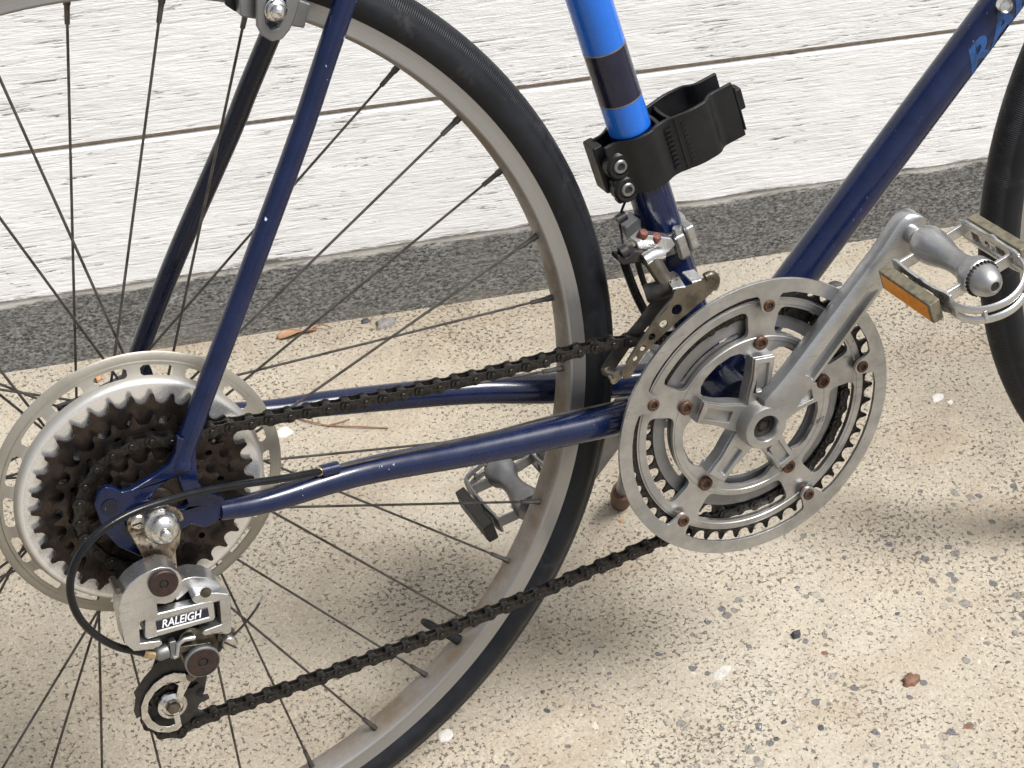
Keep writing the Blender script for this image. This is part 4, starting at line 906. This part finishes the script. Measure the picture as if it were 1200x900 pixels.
bkp = [(-.0245, -.0085), (-.0175, -.0090), (-.0125, -.0120), (-.0070, -.0160), (.0, -.0172), (.0070, -.0168), (.0135, -.0140), (.0200, -.0135), (.0270, -.0150), (.0350, -.0168), (.0430, -.0168), (.0500, -.0158), (.0545, -.0122), (.0580, -.0106), (.0660, -.0105), (.0740, -.0105)]
o_, i_ = ribbon(bkp, .0028); prism(o_, i_, L0 + .002, L1, 'back_jaw')
# floor between tube and clip
w1 = ribbon([(.0155, -.013), (.0165, -.004), (.0165, .004), (.0155, .013)], .0030); prism(w1[0], w1[1], L0 + .002, L1 - .001, 'bridge_wall')
w2 = ribbon([(.0260, -.0145), (.0245, -.006), (.0245, .006), (.0260, .0145)], .0026); prism(w2[0], w2[1], L0 + .002, L1 - .002, 'bridge_wall')
fl_ = MB(); 
v = [sq(l, b, c) for l in (L1 - .012, L1 - .0095) for b, c in ((.0165, -.013), (.0245, -.013), (.0245, .013), (.0165, .013))]
MB().add(v, [(0, 1, 2, 3), (4, 5, 6, 7), (0, 1, 5, 4), (1, 2, 6, 5), (2, 3, 7, 6), (3, 0, 4, 7)]).build('web', MT['plastic'], lk)
sbox(L0 + .018, L0 + .034, .0745, .0800, .0005, .0105, 'end_clip', 'plastic', lk, .001)
sbox(L0 + .004, L1 - .004, .0738, .0752, .0060, .0125, 'end_lip', 'plastic', lk, .0005)
# rib rows moulded on the front jaw
for b in (.0170, .0290):
    for k in range(9):
        l = L0 + .0055 + k * .0036; sbox(l, l + .0016, b, b + .0042, .0140, .0178 if b > .02 else .0166, 'rib', 'plastic', lk, 0)
sbox(L0 + .001, L1 - .001, .0250, .0262, .0150, .0168, 'ridge', 'plastic', lk, 0)
# screw lugs and screws at the rear of the clamp
for l, s_ in ((.0685, 1), (.0500, 1)):
    p = sq(l, -.0185, .0090); ax = (p, Vector((0, -1, 0)))
    MB().lathe([(.0098, -.006), (.0098, .0012), (.0082, .0030), (.0060, .0030), (.0058, .0015), (0, .0015)], axis=ax, n=30).build('screw_boss', MT['plastic'], lk)
    s2 = MB().lathe([(.0048, .0), (.0050, .0028), (.0042, .0036), (.0030, .0036), (.0026, .0022), (0, .0022)], axis=ax, n=24).build('screw', MT['alloy_dull'], lk)
    MB().lathe([(.0026, .0024), (0, .0025)], axis=ax, n=6).build('hex_socket', MT['hole'], s2)
sbox(L0 + .004, L1 - .001, -.0300, -.0225, -.0150, .0020, 'rear_lug', 'plastic', lk, .0015)
sbox(L0 - .003, L0 + .016, -.0270, -.0110, .0020, .0100, 'lower_lug', 'plastic', lk, .002)

# ---------------------------------------------------------------- kickstand
ks = MB().tube(spline([(.370, .010, -.085), (.380, .035, -.115), (.410, .110, -.190), (.446, .200, -.284)], 5), .0060, 16).build('kickstand', MT['alloy_dull'], bike)
MB().tube([(.440, .186, -.270), (.447, .203, -.288), (.4535, .2195, -.3065)], [.0090, .0100, .0085], 14).build('rubber_foot', MT['foot'], ks)
MB().box((.352, .0, -.070), (.392, .0, -.078), .030, .012).build('mounting_plate', MT['alloy_dull'], ks, bevel=.001)

# ---------------------------------------------------------------- decals
def on_tube(me, nf, o0, axis, up0, r, s0, s1, v0, v1):
    """wrap a flat lettering mesh round a tube: s along the axis, v round it from direction up0"""
    side = axis.cross(up0).normalized()
    bm = bmesh.new(); bm.from_mesh(me)
    bmesh.ops.triangulate(bm, faces=bm.faces)
    bmesh.ops.subdivide_edges(bm, edges=bm.edges, cuts=3, use_grid_fill=True)
    for v in bm.verts:
        s_, t_ = nf(v.co); a = v0 + (v1 - v0) * t_; q = o0 + axis * (s0 + (s1 - s0) * s_) + (up0 * cos(a) + side * sin(a)) * (r + .00035); v.co = q
    bm.to_mesh(me); bm.free(); return me
me, nf = text_mesh('RALEIGH', .03, .45)
toc = Vector((0, -1, 0))                # side of the tube facing the near side of the bicycle
side = DD.cross(toc)
me = on_tube(me, nf, D0, DD, toc, .0143, .1860, .3560, .62, -.62)
link('lettering', me, MT['decal_blue'], bike, label='pale blue maker lettering running up the down tube')
lv = MB()
def leafy(l, ang, tilt, ln=.0055):
    Bv = Vector((.96389, 0, .2663))
    def sp(l_, a_): return st(l_) + (Vector((0, -1, 0)) * cos(a_) + Bv * sin(a_)) * (SR + .00015)
    c = [(0, 0), (.35, .18), (.7, .14), (1, 0), (.7, -.14), (.35, -.18)]
    v = []
    for x, y in c:
        dx = x * ln; dy = y * ln; v.append(sp(l + dx * cos(tilt) - dy * sin(tilt), ang + (dx * sin(tilt) + dy * cos(tilt)) / SR))
    lv.add(v, [tuple(range(6))])
for k in range(7):
    l = .1990 + k * .0042; a = .78 - .10 * (k - 2) * (1 if k > 2 else .4); leafy(l, a, .75); leafy(l, a, -.75)
lv.build('laurel_emblem', MT['decal_black'], bike, smooth=0)
# chromed shift lever boss on the down tube
lb_ = Vector([(0.6525,-0.0160,0.1819)][0])
MB().lathe([(.0052, -.002), (.0058, .0), (.0058, .004), (.0046, .0055), (.0040, .004), (.0036, .003)], axis=(lb_, Vector((-.25, -.95, .15))), n=28).build('cable_guide', MT['chrome'], bike)

# ---------------------------------------------------------------- litter on the ground
def leaf(name, x, y, L, W, rz, m, label, curl=.006, z=.001):
    n = 14; v = []; f = []; k = 7
    for i in range(n + 1):
        t = i / n; w = W * sin(pi * min(1, t * 1.02) ** .8) * (.9 + .15 * sin(7 * t)) + .0006
        for j in range(k):
            s_ = j / (k - 1) * 2 - 1; a = s_ * 2.0
            px = (t - .5) * L; py = w * sin(a) * .6; pz = z + curl * (1 - cos(a)) * .55 * (w / W) + .0022 * sin(5 * t + s_ * 2)
            v.append((px, py, pz))
    for i in range(n):
        for j in range(k - 1): f.append((i * k + j, i * k + j + 1, (i + 1) * k + j + 1, (i + 1) * k + j))
    me = mesh_from(name, v, f, 60); o = link(name, me, m); o.location = (x, y, 0.0015); o.rotation_euler = (0, 0, rz)
    sd = o.modifiers.new('thick', 'SOLIDIFY'); sd.thickness = .0004
    tag(o, label, 'leaf', 'dry leaves at the foot of the wall'); return o
(lx, ly), = [(0.2716,0.5712)]
leaf('dry_leaf', lx, ly, .040, .0085, radians(-4), MT['leaf'], 'curled brown dry leaf lying against the foot of the wall')
ls = MB().tube(spline([(.017, .0, .004), (.026, .001, .0045), (.033, -.004, .0035)], 4), .0007, 8).build('leaf_stem', MT['twig'], bpy.data.objects['dry_leaf'])
(lx, ly), = [(0.0777,0.5874)]
leaf('dry_leaf', lx, ly, .024, .0080, radians(60), MT['leaf2'], 'orange dry leaf behind the spoke protector, near the wall')
def twig(pts, r, label, name='pine_needle'):
    P = [Vector((a, b, r + .0006 + .001 * (i % 2))) for i, (a, b) in enumerate(pts)]
    c = sum(P, Vector()) / len(P); c.z = 0
    o = MB().tube(spline([p - c for p in P], 5), r, 7).build(name, MT['twig']); o.location = c; tag(o, label, 'pine needle', 'reddish pine needles behind the chain'); return o
twig([(0.2298,0.4480),(0.2434,0.4339),(0.2527,0.4271),(0.2766,0.4138),(0.3017,0.4015)], .0007, 'long thin reddish pine needle on the concrete under the chain')
twig([(0.2506,0.4280),(0.2628,0.4267),(0.2737,0.4286)], .0006, 'short forked needle beside the long reddish needle')
def chip(px, r, m, label, name, cat, el=1.4, h=.0012, rz=.3, n=9):
    (x, y), = px; R = [r * random.uniform(.7, 1.15) for _ in range(n)]; v = []
    for z_, sc_ in ((-.0004, 1.0), (h * .6, .92), (h, .7)):
        for k in range(n):
            a = 2 * pi * k / n; v.append((R[k] * sc_ * cos(a) * el, R[k] * sc_ * sin(a), z_ + random.uniform(0, h * .25)))
    f = [(l * n + k, l * n + (k + 1) % n, (l + 1) * n + (k + 1) % n, (l + 1) * n + k) for l in (0, 1) for k in range(n)] + [tuple(2 * n + k for k in range(n))]
    o = link(name, mesh_from(name, v, f, 60), m); o.location = (x, y, 0); o.rotation_euler = (0, 0, rz); tag(o, label, cat, {'flake': 'paint flakes on the concrete', 'pebble': 'loose pebbles on the concrete', 'crumb': 'small crumbs on the concrete'}.get(cat)); return o
chip([(0.7981,0.2331)], .0052, MT['chip'], 'white curled paint flake below the near pedal reflector', 'paint_flake', 'flake', 1.7)
chip([(0.8049,0.2217)], .0032, MT['chip'], 'small white flake touching the larger one under the pedal', 'paint_flake', 'flake', 1.3)
chip([(0.2069,0.0399)], .0062, MT['chip'], 'round white flake on the concrete beside the lower rear tyre', 'paint_flake', 'flake', 1.2)
chip([(0.2121,0.4357)], .0080, MT['chip'], 'white flake on the concrete just right of the spoke protector', 'paint_flake', 'flake', 1.2)
chip([(0.4364,0.0091)], .0060, simple('dusty_paint_smear', (.50, .49, .46), (.36, .33, .29), .8, 700), 'faint greyish white paint smear below the chainguard', 'paint_flake', 'flake', 1.9, .0004, n=15)
chip([(0.5137,0.0202)], .0044, MT['stone_dark'], 'small black pebble below the chainguard', 'pebble', 'pebble', 1.1, .004)
chip([(0.5724,-0.0604)], .0062, MT['stone_brown'], 'reddish brown pebble near the lower right corner', 'pebble', 'pebble', 1.4, .0038, n=14)
chip([(0.3578,0.5530)], .0080, MT['stone_grey'], 'flat grey stone at the foot of the wall behind the wheel', 'pebble', 'pebble', 1.5, .004)
chip([(0.3414,0.5648)], .0038, MT['stone_dark'], 'small dark pebble left of the flat grey stone by the wall', 'pebble', 'pebble', 1.5, .002)
chip([(0.8064,0.4301)], .0050, MT['stone_dark'], 'dark crescent shaped crumb beside the down tube foot', 'crumb', 'crumb', 1.9, .0015, -.3)
chip([(0.4437,0.2018)], .0020, MT['leaf2'], 'tiny red crumb beside the kickstand foot', 'crumb', 'crumb', 1.2, .001)
